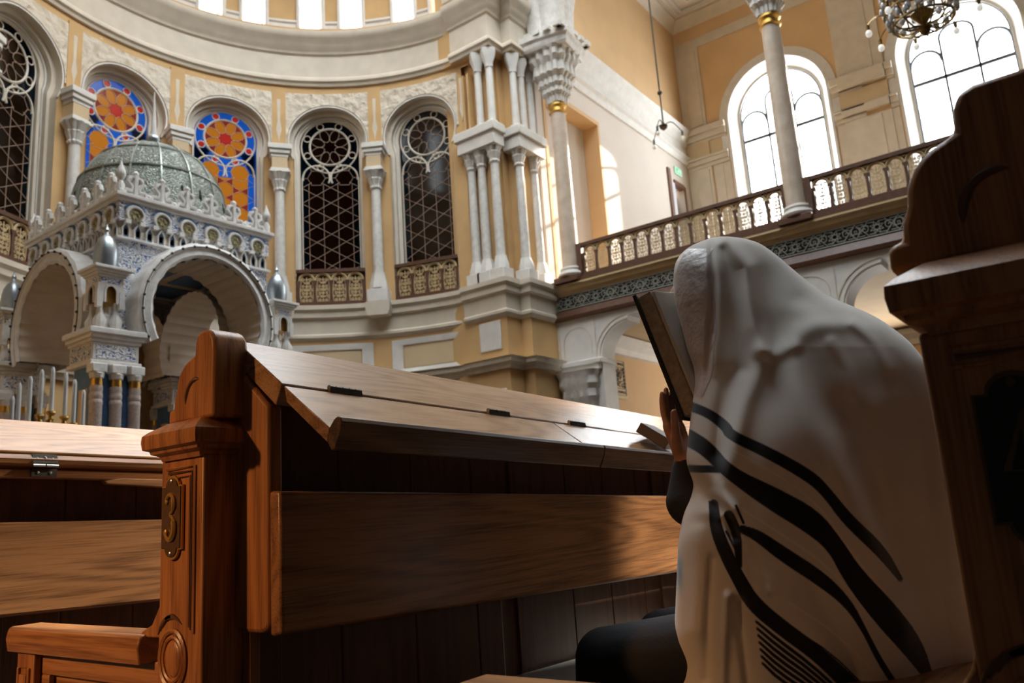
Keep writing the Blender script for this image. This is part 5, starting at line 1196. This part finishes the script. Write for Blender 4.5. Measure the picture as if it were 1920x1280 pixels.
r0=N.new('ShaderNodeValToRGB'); r0.color_ramp.elements[0].color=(.66,.60,.53,1); r0.color_ramp.elements[1].color=(.77,.72,.65,1); L.new(nz.outputs[0],r0.inputs[0])
m0=N.new('ShaderNodeMixRGB'); L.new(sp.outputs[1],m0.inputs[0]); L.new(r0.outputs[0],m0.inputs[1]); m0.inputs[2].default_value=(.82,.72,.62,1)
m1=N.new('ShaderNodeMixRGB'); L.new(sp.outputs[0],m1.inputs[0]); L.new(m0.outputs[0],m1.inputs[1]); m1.inputs[2].default_value=(.008,.008,.010,1); L.new(m1.outputs[0],p.inputs['Base Color'])
mp=N.new('ShaderNodeMapping'); mp.inputs['Scale'].default_value=(1,1,.25); L.new(tc.outputs['Object'],mp.inputs['Vector'])
wn=N.new('ShaderNodeTexNoise'); wn.inputs['Scale'].default_value=420; wn.inputs['Detail'].default_value=2; L.new(mp.outputs[0],wn.inputs['Vector'])
b=N.new('ShaderNodeBump'); b.inputs['Strength'].default_value=.25; b.inputs['Distance'].default_value=.001; L.new(wn.outputs[0],b.inputs['Height']); L.new(b.outputs[0],p.inputs['Normal'])
me.materials.append(CL); so=bpy.data.objects.new('prayer_shawl',me); COL.objects.link(so); so.parent=man; WB[so.name]=base
so['label']='white wool prayer shawl with bold black stripes'
# satin collar band along the hood edge
ny,nsn=60,20; yy=np.linspace(466,742,ny); w0=interp([(466,48),(500,66),(560,74),(620,62),(680,38),(742,16)],yy)
Yb,Tb=np.meshgrid(yy,np.linspace(0.0,1,nsn),indexing='ij'); Xb=interp(XL,Yb)+1+np.interp(Yb,yy,w0)*Tb; Sb=(Xb-interp(XL,Yb))/(interp(XR,Yb)-interp(XL,Yb))
Db=front_depth(Xb,Yb,Sb)-.002; PB=CAM+raydir(Xb,Yb)*Db[...,None]
mb=MB(); ii=np.arange(ny*nsn).reshape(ny,nsn); mb.v=[tuple(q) for q in PB.reshape(-1,3)]; mb.f=[tuple(int(c) for c in q) for q in np.stack([ii[:-1,:-1],ii[1:,:-1],ii[1:,1:],ii[:-1,1:]],-1).reshape(-1,4)]
SAT=mat('embroidered_satin',(.70,.61,.57),.42,col2=(.58,.49,.46),vscale=26,kind='voronoi',bump=.3,bscale=30,spec=.6)
cb_=link('collar_band',mb,SAT,man,smooth=60)
cb_['label']='shiny embroidered satin collar band'
# ================================================================ books
bk=thing('book','thick open book with black cover held up to the face','book',(1.84,.80,.98))
B0=Vector((1.74,.787,.985)); UP=Vector((0,.089,.305)).normalized(); TT=Vector((0,-.96,.28)).normalized(); XX=Vector((1,0,0))
fb=lambda x,t,h: tuple(B0+XX*x+TT*t+UP*h)
PG=mat('page_edges',(.46,.37,.27),.8,bump=.5,bscale=300,var=.3,vscale=60); BLK=mat('black_cover',(.012,.012,.012),.8)
mb=MB(fb); mb.box(-.004,.20,-.006,-.001,-.006,.328); mb.box(-.006,-.001,-.006,.004,-.006,.328); link('cover',mb,BLK,bk,bevel=.0015)
mb=MB(fb); mb.box(0,.195,-.001,.040,0,.320); link('page_block',mb,PG,bk,bevel=.003)
mb=MB(fb); mb.prism([(0,.041),(.19,.041),(.19,.10),(.12,.085),(.05,.060),(.0,.050)],.0,.315,'Z'); link('open_pages',mb,mat('pale_page',(.58,.54,.48),.7),bk,bevel=.002)
db=thing('book','small dark book lying on the sloping desk beside the raised hand','book',(2.38,1.2,1.03))
S3=Matrix.Rotation(R_(36),3,'X')
def g(x,y,z): v=S3@Vector((x,y,z)); v=Matrix.Rotation(R_(12),3,'Z')@v; return (2.36+v.x,1.190+v.y,.985+v.z)
mb=MB(g); mb.box(0,.16,-.05,.06,.004,.009); mb.box(0,.16,-.05,.06,.034,.039); mb.box(0,.16,.055,.06,.004,.039); mb.box(-.003,.001,-.05,.06,.004,.039); link('cover',mb,mat('dark_leather',(.03,.018,.014),.4),db,bevel=.002)
mb=MB(g); mb.box(.004,.155,-.046,.055,.009,.034); link('page_block',mb,PG,db)
mb=MB(); mb.box(-9,16,-16,1.0,20,20.3); mb.box(-9,1.0,1.0,10.8,20,20.3); struct('ceiling_nave',mb,DWL_,'unseen partial ceiling shading the rear and left of the hall','ceiling',smooth=0)  # unseen roof pieces shaped to keep sky light off the foreground
# walls behind and left of the camera (out of view, dark, added to keep stray light off the pews)
mb=MB(); mb.box(-9,XO,-16.3,-16,0,30); DWL=DWL_; struct('wall_rear',mb,DWL,'unseen dark rear wall of the hall, holding back light','wall',smooth=0)
mb=MB(); mb.box(-9.3,-9,-16,12,0,30); mb.box(-9.3,2.9,10.9,11.2,0,30); struct('wall_left',mb,DWL,'unseen dark left wall of the hall, holding back light','wall',smooth=0)
